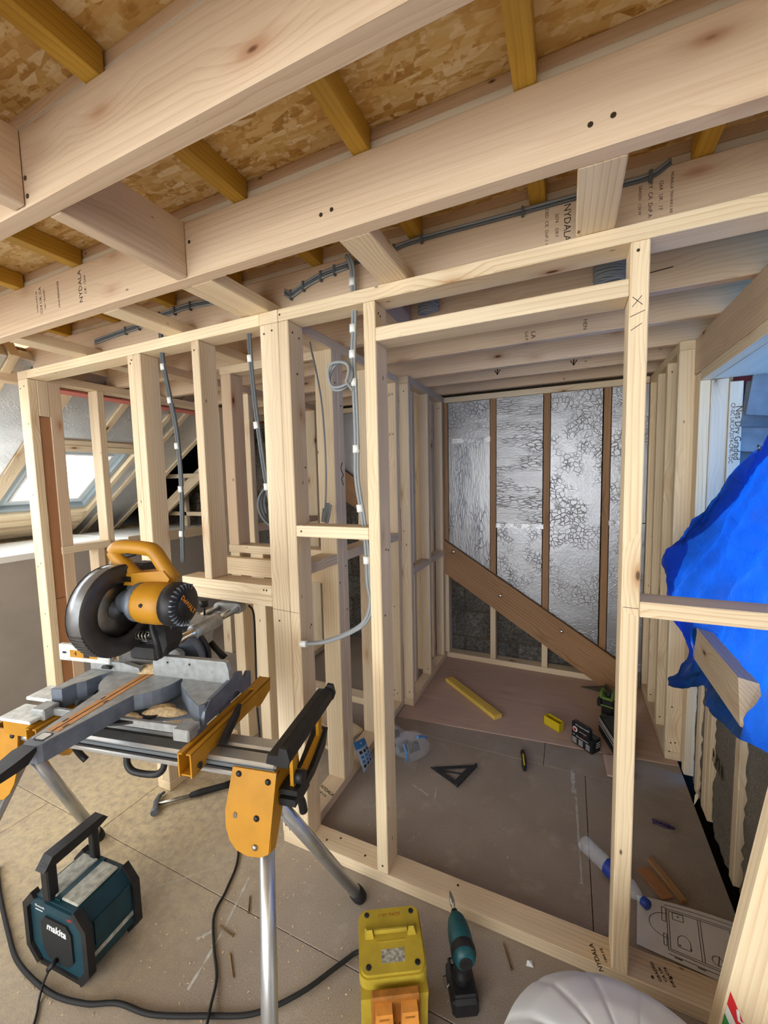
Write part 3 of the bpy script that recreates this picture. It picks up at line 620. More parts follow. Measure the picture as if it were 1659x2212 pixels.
# roof window
w1 = struct('window_1', 'pale roof window set in the sloping roof')
FRM = plain('window_frame_pale', lin('#c9d2d6'), .4); FRD = plain('window_lining_grey', lin('#9aa6ac'), .5)
def ring(name, x0, x1, y0, y1, w, t0, t1, mat):
    for a in ((x0, x0+w, y0, y1), (x1-w, x1, y0, y1), (x0+w+.001, x1-w-.001, y0, y0+w), (x0+w+.001, x1-w-.001, y1-w, y1)):
        slab(name, a[0], a[1], a[2], a[3], t0, t1, mat, w1, .002)
ring('frame', -4.262, -3.505, 1.66, 2.37, .035, .03, .15, FRD); ring('sash', -4.224, -3.543, 1.697, 2.333, .05, .07, .16, FRM); ring('glazing_bead', -4.170, -3.597, 1.75, 2.28, .016, .06, .15, WHITE)
GLASS = clear('window_glass', (1, 1, 1, 1), .02, .05)
slab('pane', -4.155, -3.612, 1.767, 2.263, .12, .124, GLASS, w1, 0)

# ---- the rest of the room behind the camera: rear wall added with an opening sized for light
w0 = struct('wall_rear', 'plain plasterboard wall behind the camera, its wide opening sized for light')
for a in ((-4.9, -3.6, 0, 3.0), (.9, 1.36, 0, 2.6), (-3.599, .899, 0, .25), (-3.599, .899, 2.38, 3.0)): MB().box(a[0], a[1], -2.64, -2.60, a[2], a[3]).build('plasterboard', GYP, w0)
# ================================================================== OUTSIDE THE DORMER
RED2 = plain('red_membrane', lin('#7e2a2a'), .7); SLATE = plain('slate_grey', lin('#7d858c'), .6, 0, .4, 9, .16, .2)
MB().box(.70, 1.32, 2.475, 2.50, .55, 2.45).build('red_membrane', RED2, wd)
sl = [(.752, 2.002, 8), (.732, 1.952, 6), (.722, 1.842, 5), (.716, 1.725, 6), (.722, 1.608, 5), (.716, 1.49, 6)]
SLATE2 = plain('slate_dark', lin('#5f676e'), .6, 0, .4, 9, .2, .2)
for i, (x, z, d) in enumerate(sl):
    w, h = .19, .205; o = MB().box(0, w, -.006, .006, -h, 0, .001).build('slate', SLATE2 if i % 2 else SLATE, wd)
    o.location = (x, 2.385+.016*i, z); o.rotation_euler = (math.radians(-4), math.radians(d), 0)
    o2 = MB().cyl((.02, -.0075, -.03), (.02, -.006, -.03), .003, 8).build('slate_nail', STEEL, wd); o2.matrix_world = Matrix.Translation(o.location) @ o.rotation_euler.to_matrix().to_4x4()
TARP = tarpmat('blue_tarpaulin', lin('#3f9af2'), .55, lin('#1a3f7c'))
def poly(P, t):
    P = [Vector(p) for p in P]; L = [0]
    for a, b in zip(P, P[1:]): L.append(L[-1]+(b-a).length)
    s = t*L[-1]
    for i in range(len(P)-1):
        if s <= L[i+1]+1e-9: return P[i].lerp(P[i+1], (s-L[i])/max(1e-9, L[i+1]-L[i]))
    return P[-1]
from mathutils import noise as mnoise
def tarpsheet():
    T = smooth_path([(.5, 2.21, 1.297), (.525, 2.115, 1.359), (.55, 2.07, 1.421), (.60, 1.981, 1.551), (.64, 1.878, 1.658), (.70, 1.70, 1.84), (.74, 1.42, 1.95)], 4)
    B = smooth_path([(.46, 2.242, .537), (.485, 2.112, .585), (.497, 1.95, .69), (.495, 1.84, .665), (.497, 1.591, .70), (.505, 1.431, .76), (.56, 1.26, .78)], 4)
    Lf = smooth_path([(.5, 2.21, 1.297), (.475, 2.369, 1.151), (.46, 2.419, 1.011), (.46, 2.374, .928), (.48, 2.212, .856), (.49, 2.162, .756), (.485, 2.145, .644), (.46, 2.242, .537)], 4)
    Rg = [(.74, 1.42, 1.95), (.66, 1.3, 1.3), (.56, 1.26, .78)]
    t0, t1, b0, b1 = T[0], T[-1], B[0], B[-1]
    def S(a, b):
        p = T_(a)*(1-b)+B_(a)*b + poly(Lf, b)*(1-a)+poly(Rg, b)*a - (t0*(1-a)*(1-b)+t1*a*(1-b)+b0*(1-a)*b+b1*a*b)
        m = math.sin(math.pi*min(1, a*1.15))*math.sin(math.pi*b)
        f = 17*(a*.75+b*.8)+mnoise.noise(Vector((a*3.5, b*2.5, 1)))*2.6
        d = (.034*(abs(math.sin(f*.5))**.6-.5)+.012*math.sin(f*1.7+2))*min(1, 6*a*(1-a)+.2)*min(1, 5*b*(1-b)+.15) + .030*mnoise.noise(Vector((a*5, b*6, 5))) + .011*mnoise.noise(Vector((a*18, b*16, 9))) + .004*mnoise.noise(Vector((a*45, b*40, 2)))
        p.x += .05*m - d*1.0; p.y += d*.4*(1-a)
        if a < .12: p.x += .018*math.sin(b*19)*(1-a/.12)
        return p
    def T_(a): return poly(T, a)
    def B_(a): return poly(B, a)
    return MB().grid(S, 110, 110), S
tp = empty('tarpaulin', (0, 0, 0))
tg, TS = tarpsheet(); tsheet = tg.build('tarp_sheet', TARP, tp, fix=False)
def hem(a, b):
    p = TS(a, b*(.17+.05*math.sin(a*9))); p.x -= .010+.012*math.sin(math.pi*b); return p
MB().grid(hem, 90, 12).build('folded_hem', TARP, tp, fix=False)
def hem2(a, b):
    p = TS(a*(.10+.05*math.sin(b*14)), .12+.88*b); p.x -= .008+.015*math.sin(math.pi*a); return p
MB().grid(hem2, 14, 80).build('folded_hem', TARP, tp, fix=False)
MB().lathe([(.011, -.002), (.013, 0), (.011, .002), (.0075, .002), (.006, 0), (.0075, -.002)], 14, Matrix.Translation((.622, 1.896, 1.628)) @ Matrix.Rotation(math.radians(80), 4, 'Y'), caps=False).build('eyelet', STEEL, tp)
tag(tp, 'crumpled bright blue tarpaulin bulging in through the window opening', 'tarp')
def outer(a, b):
    prof = [(.62, 2.62), (.95, 2.55), (1.25, 2.30), (1.40, 1.6), (1.46, .8), (1.48, -.3)]
    q = b*(len(prof)-1); i = min(int(q), len(prof)-2); f = q-i
    x = prof[i][0]*(1-f)+prof[i+1][0]*f; z = prof[i][1]*(1-f)+prof[i+1][1]*f
    return (x+.02*math.sin(a*23+b*4), 1.15+(3.2-1.15)*a, z+.01*math.sin(a*17))
TARP2 = tarpmat('blue_scaffold_sheet', lin('#3f98f0'), .8)
og = MB().grid(outer, 30, 24)
keep = [k for k in range(len(og.f)) if not (k//30 >= 19 and k % 30 < 6)]  # low corner left open so sky light brightens the tarpaulin
og.f = [og.f[k] for k in keep]; og.sm = [og.sm[k] for k in keep]
for yy in (3.2, 1.15):
    og.add([(.62, yy, 2.62), (.95, yy, 2.55), (1.25, yy, 2.30), (1.40, yy, 1.6), (1.46, yy, .8), (1.48, yy, -.3), (.71, yy, -.3), (.71, yy, 2.4)], [(0, 1, 2, 3, 4, 5, 6, 7)])
og.add([(.71, 1.15, -.3), (1.48, 1.15, -.3), (1.48, 3.2, -.3), (.71, 3.2, -.3)], [(0, 1, 2, 3)])
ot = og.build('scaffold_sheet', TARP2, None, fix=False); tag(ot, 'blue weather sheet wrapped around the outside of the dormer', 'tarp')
# a length of joist lying on the opening, its cut end towards the room
b = MB(); X0, X1 = .506, .551
vs = [(X0, 1.57, .742), (X1, 1.50, .742), (X1, 2.09, .742), (X0, 2.09, .742), (X0, 1.605, .886), (X1, 1.58, .886), (X1, 2.09, .886), (X0, 2.09, .886)]
b.add(vs, [(0, 3, 2, 1), (4, 5, 6, 7), (0, 1, 5, 4), (1, 2, 6, 5), (2, 3, 7, 6), (3, 0, 4, 7)])
o = b.build('timber_offcut', PINE['y'], None, (X0, 1.85, .82)); tag(o, 'short thick timber jutting over the window sill, its cut end towards the room', 'timber')
# ================================================================== CABLES IN THE FRAMES
def cable(name, paths, r, label, group=None, parent=None, tapes=(), mat=None, k=6, n=7):
    """several sheathed cores run together; tapes = positions of white tape wraps"""
    root = empty(name, paths[0][0])
    inv = Vector(paths[0][0])
    for p in paths: MB().tube([Vector(q)-inv for q in smooth_path(p, k)], r, n).build('sheath', mat or GREY, root)
    for (q, d, rr) in tapes:
        q = Vector(q)-inv; d = Vector(d).normalized(); MB().cyl(q-d*.014, q+d*.014, rr, 12).build('tape_wrap', TAPE, root)
    tag(root, label, 'cable', group); return root
DG = plain('dark_grey_cable', lin('#5c6266'), .5, 0, .4)
def offs(P, dx, dy): return [(x+dx, y+dy, z) for x, y, z in P]
zc = lambda x, y, z: (x, y, z)
# drop 1 beside the double stud, drop 2 beside the corner, drop 3 in the return wall, drop 4 by the doorway
c1 = [(-1.72, 1.33, 2.30), (-1.722, 1.33, 2.16), (-1.715, 1.33, 2.08), (-1.685, 1.33, 1.93), (-1.66, 1.33, 1.8), (-1.65, 1.33, 1.62), (-1.655, 1.33, 1.45), (-1.665, 1.33, 1.30), (-1.685, 1.34, 1.17)]
cable('cable_drop', [c1, offs(c1, .009, .002), offs(c1, .004, .009)], .0055, 'grey cable drop beside the double stud left of the corner', mat=DG, tapes=[((-1.716, 1.333, 2.085), (.1, 0, -1), .0125), ((-1.685, 1.333, 1.93), (.15, 0, -1), .0125), ((-1.657, 1.333, 1.72), (.05, 0, -1), .0125), ((-1.651, 1.333, 1.52), (0, 0, -1), .0125), ((-1.664, 1.333, 1.31), (-.1, 0, -1), .0125)])
c2 = [(-1.20, 1.33, 2.30), (-1.20, 1.33, 2.16), (-1.196, 1.33, 2.02), (-1.185, 1.33, 1.86), (-1.165, 1.33, 1.68), (-1.142, 1.33, 1.52)]
coil = []
for i in range(34):
    a = 2.2+i*.42; coil.append((-1.105+.095*math.cos(a)*(1+.06*math.sin(i*.9)), 1.345+.0010*i, 1.440+.095*math.sin(a)*(1+.05*math.cos(i*.7))))
cable('cable_drop', [c2+[(-1.135, 1.335, 1.47)], offs(c2, .009, .002), coil], .0055, 'grey cable drop ending in a loose loop beside the corner post', mat=DG, tapes=[((-1.197, 1.332, 2.05), (.05, 0, -1), .012), ((-1.18, 1.332, 1.78), (.1, 0, -1), .012), ((-1.142, 1.333, 1.525), (.1, 0, -1), .012)])
c3 = [(-1.035, 1.53, 2.30), (-1.035, 1.53, 2.15), (-1.02, 1.54, 2.05), (-1.0, 1.55, 1.9), (-.99, 1.55, 1.75), (-.988, 1.55, 1.6), (-.992, 1.55, 1.5), (-1.0, 1.55, 1.42)]
c3b = [(-1.0, 1.55, 1.42), (-1.01, 1.55, 1.36), (-1.0, 1.552, 1.385), (-.985, 1.552, 1.44), (-.975, 1.553, 1.42), (-.99, 1.553, 1.36), (-1.008, 1.554, 1.33), (-.99, 1.555, 1.36), (-.97, 1.555, 1.435)]
cable('cable_drop', [c3, c3b, offs(c3b, -.012, .004)], .0042, 'thin grey cable with a folded end hanging in the return wall')
c4 = [(-.733, 1.33, 2.345), (-.715, 1.33, 2.30), (-.712, 1.33, 2.2), (-.714, 1.33, 2.1), (-.722, 1.33, 1.98), (-.718, 1.33, 1.85), (-.716, 1.33, 1.70), (-.722, 1.335, 1.55), (-.70, 1.335, 1.40), (-.688, 1.335, 1.28), (-.685, 1.335, 1.16), (-.675, 1.335, 1.08), (-.70, 1.325, 1.005), (-.78, 1.31, .95), (-.87, 1.29, .915), (-.935, 1.275, .905)]
sets = [offs(c4, dx, dy) for dx, dy in ((0, 0), (.010, .002), (-.006, .009), (.005, .011))]
tp4 = [((-.712, 1.335, 2.25), (0, 0, -1), .0135), ((-.715, 1.335, 2.09), (0, 0, -1), .0135), ((-.720, 1.335, 2.0), (0, 0, -1), .0135), ((-.718, 1.335, 1.90), (0, 0, -1), .0135), ((-.716, 1.335, 1.66), (0, 0, -1), .0135), ((-.708, 1.338, 1.44), (.1, 0, -1), .0135), ((-.686, 1.338, 1.245), (0, 0, -1), .0135), ((-.945, 1.276, .903), (-1, -.1, -.1), .0125)]
lp = []
for i in range(30):
    a = -.3+i*.44; lp.append((-.772+(.047+.008*math.sin(i*.55))*math.cos(a), 1.302+.0012*i, 1.93+(.050+.007*math.cos(i*.8))*math.sin(a)))
lp = [(-.72, 1.33, 1.87), (-.735, 1.31, 1.90)]+lp+[(-.735, 1.335, 1.90), (-.72, 1.335, 1.96)]
cable('cable_drop', sets+[lp], .0055, 'bundle of grey cables with a coil hanging beside the door opening', tapes=tp4)
# run clipped along the joist behind the top plate
def clipped(pts, label, n=3, z=0):
    root = empty('clipped_cable', pts[0]); o = Vector(pts[0])
    for i in range(n):
        MB().tube([Vector(q)-o+Vector((0, -.005-.001*i, -.010*i)) for q in smooth_path(pts, 5)], .0045, 6).build('sheath', DG if i % 2 else GREY, root)
    for q in pts[1:-1]:
        q = Vector(q)-o; MB().box(q.x-.004, q.x+.004, q.y-.013, q.y, q.z-.010*n, q.z+.007).build('cable_clip', DG, root)
    tag(root, label, 'cable')
clipped([(-.745, 1.366, 2.335), (-.60, 1.366, 2.342), (-.56, 1.366, 2.346), (-.46, 1.366, 2.353), (-.137, 1.366, 2.350), (.10, 1.366, 2.349), (.19, 1.366, 2.350), (.235, 1.366, 2.372)], 'thin cables clipped along the joist above the door opening', 2)
clipped([(-1.03, 1.366, 2.30), (-1.0, 1.366, 2.285), (-.94, 1.366, 2.305), (-.86, 1.366, 2.325), (-.80, 1.366, 2.333), (-.742, 1.366, 2.337)], 'dark cables clipped along the joist above the corner post', 3)
clipped([(-2.25, 1.366, 2.30), (-2.0, 1.366, 2.315), (-1.9, 1.366, 2.32), (-1.75, 1.366, 2.34), (-1.65, 1.366, 2.345), (-1.55, 1.366, 2.348), (-1.26, 1.366, 2.33)], 'grey cables clipped along the joist left of the corner post', 3)
def hank(c, R, label, n=9, r=.0045):
    P = []
    rnd = random.Random(int(c[0]*1000))
    for i in range(n*12):
        a = i*2*math.pi/12; P.append((R*math.cos(a)*(1+rnd.uniform(-.05, .05)), (R*.55)*math.sin(a), -.004*i/12*1.6+rnd.uniform(-.004, .004)))
    o = MB().tube(smooth_path(P, 2), r, 5).build('cable_coil', GREY, None); o.location = c; tag(o, label, 'cable'); return o
hank((-.562, 1.738, 2.315), .042, 'small grey cable coil hanging from a joist behind the top plate'); hank((.128, 1.735, 2.305), .052, 'larger grey cable coil hanging from a joist beside the tall right post', 11)
# ================================================================== SAW STAND
A11 = math.radians(11.0)
def uv(u, v, z): return (u*math.cos(A11)-v*math.sin(A11), u*math.sin(A11)+v*math.cos(A11), z)
st = empty('saw_stand', uv(-1.035, .98, 0), A11)
tag(st, 'yellow and aluminium folding saw stand carrying the mitre saw', 'saw stand')
b = MB().box(-.47, .495, -.054, -.006, .760, .785, .006).box(-.47, .495, .006, .054, .760, .785, .006).box(-.47, .495, -.02, .02, .748, .766)
bm1 = b.build('beam', ALU, st); MB().box(-.47, .495, -.0565, -.03, .7535, .7595).build('groove', BLACK, bm1); MB().box(-.47, .495, -.060, -.03, .740, .7532, .003).build('lower_lip', ALU, bm1); MB().box(-.47, .495, -.0575, -.0545, .765, .7745).build('groove', DG, bm1)
for sx in (1, -1):
    # end bracket: front plate, back plate, spine
    out = [(.372, .772), (.357, .66), (.362, .62), (.376, .59), (.397, .570), (.43, .561), (.470, .564), (.492, .575), (.503, .772)]
    br = MB(); q = [(x if sx > 0 else -(x+.03), z) for x, z in out]
    fy_ = lambda z: -.058-(.772-z)*.20
    by_ = lambda z: .058+(.772-z)*.24
    for fn, t in ((fy_, -.005), (by_, .005)):
        n = len(q); br.add([(x, fn(z), z) for x, z in q]+[(x, fn(z)+t, z) for x, z in q], [tuple(range(n)), tuple(range(n, 2*n))[::-1]]+[(i, (i+1) % n, n+(i+1) % n, n+i) for i in range(n)])
    xe = .492 if sx > 0 else -.522
    br.prism([(-.058, .772), (-.098, .575), (-.07, .565), (-.02, .65), (.03, .66), (.075, .575), (.105, .575), (.058, .772)], 'x', xe-.008*sx, xe+.003*sx)
    xi = .376 if sx > 0 else -.406
    br.box(min(xi, xe), max(xi, xe), -.06, .06, .70, .745)
    bo = br.build('end_bracket', YEL, st)
    for x, z, m in ((.392, .757, BLACK), (.480, .748, BLACK), (.452, .655, BLACK), (.452, .585, STEEL)):
        x = x if sx > 0 else -(x+.03); MB().lathe([(.0085, 0), (.0085, .003), (.005, .006), (.001, .007)], 10, Matrix.Translation((x, fy_(z)-.004, z)) @ Matrix.Rotation(math.pi/2, 4, 'X')).build('bolt', m, bo)
    MB().prism(rounded(.011, .02, .005, 3, (.388 if sx > 0 else -.418), .652), 'y', fy_(.652)-.0062, fy_(.652)-.004).build('slot', STEEL, bo)
    for sy in (1, -1):
        fx, fy = (.60*sx, .33*sy); top = Vector((.438 if sx > 0 else -.468, .012*sy, .64)); ft = Vector((fx, fy, .0)); dd = (ft-top).normalized()
        lg = MB().cyl(top, ft-dd*.035, .0205, 18).build('leg', ALU, st)
        MB().tube([ft-dd*.06, ft-dd*.03, ft+Vector((0, 0, .004))-dd*.004], [.0245, .026, .023], 16).build('foot', RUBBER, lg)
    kb = MB().cyl((xe, 0.02, .668), (xe+.03*sx, .02, .668), .021, 14); kb.box(min(xe+.02*sx, xe+.055*sx), max(xe+.02*sx, xe+.055*sx), -.004, .05, .655, .682, .006)
    kb.build('lock_knob', BLACK, st)
    lv = MB().tube(smooth_path([(xe-.01*sx, .075, .62), (xe+.01*sx, .085, .595), (xe+.02*sx, .08, .56), (xe+.02*sx, .09, .53)], 4), [.008]*4+[.012]*9, 10) if False else MB().tube(smooth_path([(xe, .06, .61), (xe+.012*sx, .072, .585), (xe+.016*sx, .078, .545)], 5), .0125, 10)
    lv.build('leg_lever', BLACK, st)
    lv = MB().tube(smooth_path([(.40*sx, .105, .63), (.40*sx, .11, .60), (.39*sx, .12, .565), (.375*sx, .125, .545)], 5), .011, 10); lv.build('leg_lever', BLACK, st)
# carrying handle under the beam
MB().tube(smooth_path([(.0, -.045, .742), (.004, -.05, .712), (.03, -.052, .695), (.10, -.052, .698), (.128, -.05, .715), (.134, -.045, .742)], 5), .0095, 10).build('carry_handle', BLACK, st)
# mounting brackets across the beam
for x0, x1 in ((.242, .284), (-.29, -.248)):
    m = MB(); P = lambda y0, y1, z0, z1: None
    for a, b2 in ((x0, x0+.004), (x1-.004, x1)):
        m.prism([(-.115, .762), (-.05, .762), (-.045, .786), (.10, .786), (.20, .786), (.215, .770), (.24, .770), (.30, .79), (.305, .835), (-.115, .829)], 'x', a, b2)
    m.box(x0, x0+.014, -.115, .30, .826, .830); m.box(x1-.014, x1, -.115, .30, .826, .830); m.box(x0, x1, .22, .303, .829, .834); m.box(x0, x1, -.11, -.06, .763, .767)
    mo = m.build('mounting_bracket', YEL, st)
    MB().cyl((x1, -.085, .78), (x1+.005, -.085, .78), .008, 10).build('bolt', BLACK, mo)
    MB().prism([(-.02, .80), (.0, .785), (.07, .83), (.085, .86), (.065, .852)], 'x', x1+.012, x1+.026).build('release_lever', BLACK, mo)
# roller work support at the right hand end, ledge plates at the left
rs = MB(); 
rs.prism([(.498, .838), (.53, .838), (.535, .862), (.531, .864), (.526, .846), (.498, .846)], 'y', -.09, .235)
rs.prism([(.531, .825), (.556, .825), (.556, .858), (.535, .862)], 'y', -.085, .23)
sup = rs.build('work_support', BLACK, st)
for y in (-.098, .228): MB().prism([(.495, .825), (.555, .820), (.562, .84), (.555, .87), (.535, .872), (.53, .85), (.50, .848)], 'y', y, y+.012).build('end_cap', BLACK, sup)
f = MB().box(.525, .535, -.03, -.005, .70, .83).box(.525, .535, .15, .175, .71, .825).prism([(-.03, .70), (.06, .70), (.175, .735), (.175, .75), (.05, .716), (-.03, .716)], 'x', .523, .537).box(.50, .54, -.03, .17, .812, .822)
f.build('support_frame', YEL, st); MB().prism([(-.05, .672), (.08, .672), (.17, .70), (.195, .745), (.175, .742), (.07, .70), (-.05, .692)], 'x', .50, .548).build('support_cradle', BLACK, st)
kn = MB().cyl((.537, -.015, .735), (.56, -.015, .735), .018, 8); kn.box(.50, .552, -.045, .01, .70, .715); kn.build('clamp_knob', BLACK, st)
PLT = plain('worn_white_plate', lin('#d6dad6'), .55, .2, .5, 50, .14)
ls = MB().box(-.405, -.275, -.112, -.03, .838, .848, .003).box(-.42, -.30, -.02, .06, .85, .862, .003); ls.build('ledge_plate', PLT, st); MB().box(-.40, -.29, -.10, -.02, .79, .838).build('support_frame', YEL, st)

# ================================================================== MITRE SAW   (local x right, y back, z up; origin on the table at the fence)
sw = empty('mitre_saw', uv(-1.106, 1.10, .9), A11)
tag(sw, 'yellow and grey sliding mitre saw with round blade guard on the stand', 'saw')
TAN = plain('kerf_plate_tan', lin('#d0975c'), .6, 0, .3, 30, .1)
ba = MB()
wr_ = [(.140, .0), (.158, -.03), (.232, -.089), (.305, -.133), (.316, -.12), (.316, .05), (.14, .05)]
ba.prism(wr_, 'z', -.062, 0)
ba.prism([(-.140, .0), (-.160, -.03), (-.172, -.075), (-.19, -.095), (-.20, -.135), (-.237, -.140), (-.24, .05), (-.14, .05)], 'z', -.062, 0)
ba.box(-.24, .316, .02, .055, -.062, -.006)
ba.prism([(-.16, .0), (.316, -.0), (.316, -.06), (.22, -.10), (.10, -.15), (-.10, -.15), (-.20, -.10), (-.24, -.0)], 'z', -.07, -.052)
base = ba.build('base', CASTD, sw)
# right side skirt with its arched cut-out, feet and tie bar
MB().prism([(-.16, -.07), (-.125, -.07), (-.115, -.052), (-.10, -.038), (.03, -.038), (.05, -.052), (.06, -.062), (.115, -.062), (.118, -.012), (.10, -.004), (.085, -.016), (.07, -.016), (.066, .012), (.05, .018), (-.10, .002), (-.125, -.02), (-.135, -.055), (-.16, -.055)], 'x', .308, .3195).build('side_skirt', CASTD, base)
for x, y in ((.29, -.175), (-.225, -.175), (.29, .09), (-.225, .09)): MB().box(x-.025, x+.029, y-.022, y+.03, -.07, -.035, .004).build('foot', CAST, base)
MB().box(-.20, .27, -.168, -.155, -.068, -.045, .002).build('front_bar', CAST, base)
MB().box(.142, .312, -.004, .0, -.0005, .0012).build('wing_face', CAST, base)
MB().prism(wr_[:6]+[(.14, -.001)] if False else [(.146, -.004), (.162, -.033), (.233, -.0865), (.303, -.129), (.311, -.118), (.311, -.004)], 'z', .0, .0008).build('wing_face', CAST, base)
MB().prism([(-.146, -.004), (-.164, -.033), (-.176, -.075), (-.194, -.095), (-.204, -.131), (-.233, -.135), (-.235, -.004)], 'z', 0, .0008).build('wing_face', CAST, base)
# turntable with its arm
n = 30; P = []
for i in range(n+1):
    a = math.radians(-62 + i*(304)/n); P.append((.138*math.cos(a), .138*math.sin(a)))
P = P + [(-.028, -.362), (-.02, -.372), (.02, -.372), (.028, -.362)]
tt = MB().prism(P, 'z', -.048, .0012).build('turntable', CASTD, sw)
MB().prism([(x*.985, y*.99) for x, y in P[:-4]]+[(-.026, -.35), (.026, -.35)], 'z', .0012, .0018).build('table_face', CAST, tt)
for a, b2 in ((.0025, .018), (-.018, -.0025)): MB().box(a, b2, -.315, .05, .0018, .0030).build('kerf_plate', TAN, tt)
MB().box(-.0025, .0025, -.318, .06, .0016, .0020).build('kerf_slot', BLACK, tt)
for x, y in ((.013, -.17), (-.013, -.155), (.013, -.29), (-.013, -.27)): MB().box(x-.003, x+.003, y-.008, y+.008, .0030, .0034).build('plate_screw', BLACK, tt)
MB().prism(rounded(.036, .032, .007, 3, .0, -.338), 'z', .0012, .0026).build('lens_rim', BLACK, tt); MB().prism(rounded(.028, .024, .005, 3, .0, -.338), 'z', .0026, .0034).build('scale_lens', PLT, tt)
hd = MB(); prof = [(-.372, .022, -.012, .0), (-.395, .026, -.03, -.002), (-.42, .024, -.034, -.008), (-.45, .021, -.036, -.014), (-.475, .016, -.034, -.018)]
for (y0, w0, a0, b0), (y1, w1, a1, b1) in zip(prof, prof[1:]):
    hd.add([(-w0, y0, a0), (w0, y0, a0), (w0, y0, b0), (-w0, y0, b0), (-w1, y1, a1), (w1, y1, a1), (w1, y1, b1), (-w1, y1, b1)], [(0, 1, 2, 3), (4, 7, 6, 5), (0, 4, 5, 1), (1, 5, 6, 2), (2, 6, 7, 3), (3, 7, 4, 0)])
hd.build('mitre_lock_handle', BLACK, tt); MB().prism([(-.02, -.40), (.02, -.40), (.015, -.47), (-.015, -.47)], 'z', -.009, -.002).build('handle_pad', PLT, tt) if False else None
sec = [(.198*math.sin(math.radians(a)), -.198*math.cos(math.radians(a))) for a in range(-58, 59, 6)]+[(.145*math.sin(math.radians(a)), -.145*math.cos(math.radians(a))) for a in range(58, -59, -6)]
MB().prism(sec, 'z', -.056, -.049).build('mitre_scale', BLACK, sw)
# fences
fr = MB().prism([(.026, 0), (.318, 0), (.314, .045), (.308, .068), (.300, .072), (.026, .072)], 'y', 0, .017); fr.build('fence', CAST, sw)
for x in (.085, .17): MB().cyl((x, -.001, .052), (x, .0005, .052), .004, 8).build('fence_hole', BLACK, sw)
MB().prism([(-.24, 0), (-.028, 0), (-.035, .02), (-.10, .034), (-.24, .034)], 'y', 0, .017).build('fence', CAST, sw)
sf = MB().box(-.372, -.15, -.006, .012, .024, .084, .003).build('sliding_fence', PLT, sw); MB().box(-.32, -.20, -.0065, -.006, .04, .066).build('fence_label', YEL, sf); text('4', .022, BLACK, sf, frame((-.295, -.0068, .053), (1, 0, 0), (0, 0, 1)), 'label_figure'); MB().cyl((-.175, -.01, .018), (-.14, -.01, .018), .006, 8).build('fence_clamp', BLACK, sf)
MB().box(-.26, -.235, -.0067, -.0064, .042, .064).build('label_print', BLACK, sf)
MB().prism(rounded(.018, .007, .003, 3, -.345, .055), 'y', -.0068, -.0062).build('slot', BLACK, sf)
cv = smooth_path([(-.115, -.0, .05), (-.085, .045, .05), (-.02, .088, .05), (.06, .085, .05), (.112, .05, .05), (.125, .012, .05)], 6); vs = []; fs = []
for p in cv:
    q = p*1; r = q.copy(); r.x *= .88; r.y *= .86
    vs += [(q.x, q.y, .008), (q.x, q.y, .062), (r.x, r.y, .062), (r.x, r.y, .008)]
for i in range(len(cv)-1):
    for k in range(4): fs.append((4*i+k, 4*i+(k+1) % 4, 4*i+4+(k+1) % 4, 4*i+4+k))
MB().add(vs, fs).build('fence_bridge', CAST, sw)
# saw head : everything turns about the blade axis (local x)
BT, BW = -.10, .262
head = MB()
RX = lambda s, t=BT, w=BW: Matrix.Translation((s, t, w)) @ Matrix.Rotation(math.pi/2, 4, 'Y')
gd = MB().lathe([(.128, -.03), (.138, -.024), (.140, 0), (.140, .024)], 44, RX(0), caps=False)
GRD = plain('guard_metal', lin('#85878a'), .3, .75, .5, 20, .15)
guard = gd.build('blade_guard', GRD, sw)
GRF = plain('guard_smoked_plastic', lin('#3a3634'), .35, 0, .5, 12, .2)
MB().lathe([(.140, .024), (.132, .032), (.10, .034), (.088, .030), (.082, .022)], 44, RX(0), caps=False).build('guard_face', GRF, guard)
MB().lathe([(.139, -.026), (.002, -.028)], 44, RX(0), caps=False).build('guard_back', GRF, guard)
for i in range(11):
    a = math.radians(196+i*5.2); c = Vector((0, BT+.1405*math.cos(a), BW+.1405*math.sin(a)))
    o = MB().box(-.02, .026, -.0018, .0018, -.0035, .0035).build('guard_rib', GRF, guard); o.location = c; o.rotation_euler = (a, 0, 0)
bl = MB().lathe([(.004, -.001), (.124, -.001), (.124, .001), (.004, .001)], 48, RX(0)).build('blade', STEEL, sw)
MB().lathe([(.03, .001), (.03, .005), (.016, .007), (.014, .016), (.004, .017)], 18, RX(0)).build('arbor_flange', CASTD, bl)
MA, MW = -.093, .288
MB().lathe([(.026, .018), (.034, .03), (.036, .05), (.05, .07), (.060, .085), (.061, .105)], 22, RX(0, MA, MW)).build('gearbox', CASTD, sw)
gb2 = MB().prism([(-.10, .30), (-.07, .345), (.0, .355), (.03, .32), (.045, .24), (.06, .16), (.045, .10), (.02, .10), (.01, .19), (-.03, .225), (-.08, .24)], 'x', .028, .078); gb2.build('arm_casting', CASTD, sw)
mo = MB().lathe([(.0605, .103), (.063, .115), (.064, .165), (.062, .212)], 26, RX(0, MA, MW)).build('motor_housing', YEL, sw)
for a in (60, 170): 
    c = Vector((.15, MA+.063*math.cos(math.radians(a)), MW+.063*math.sin(math.radians(a)))); MB().lathe([(.006, -.003), (.006, .003), (.002, .004)], 8, Matrix.Translation(c) @ Matrix.Rotation(math.radians(90-a), 4, 'X') @ Matrix.Identity(4)).build('housing_screw', BLACK, mo)
cap = MB().lathe([(.065, .205), (.066, .225), (.063, .243), (.052, .252), (.040, .255), (.038, .2555)], 26, RX(0, MA, MW)).build('motor_end_cap', BLACK, sw)
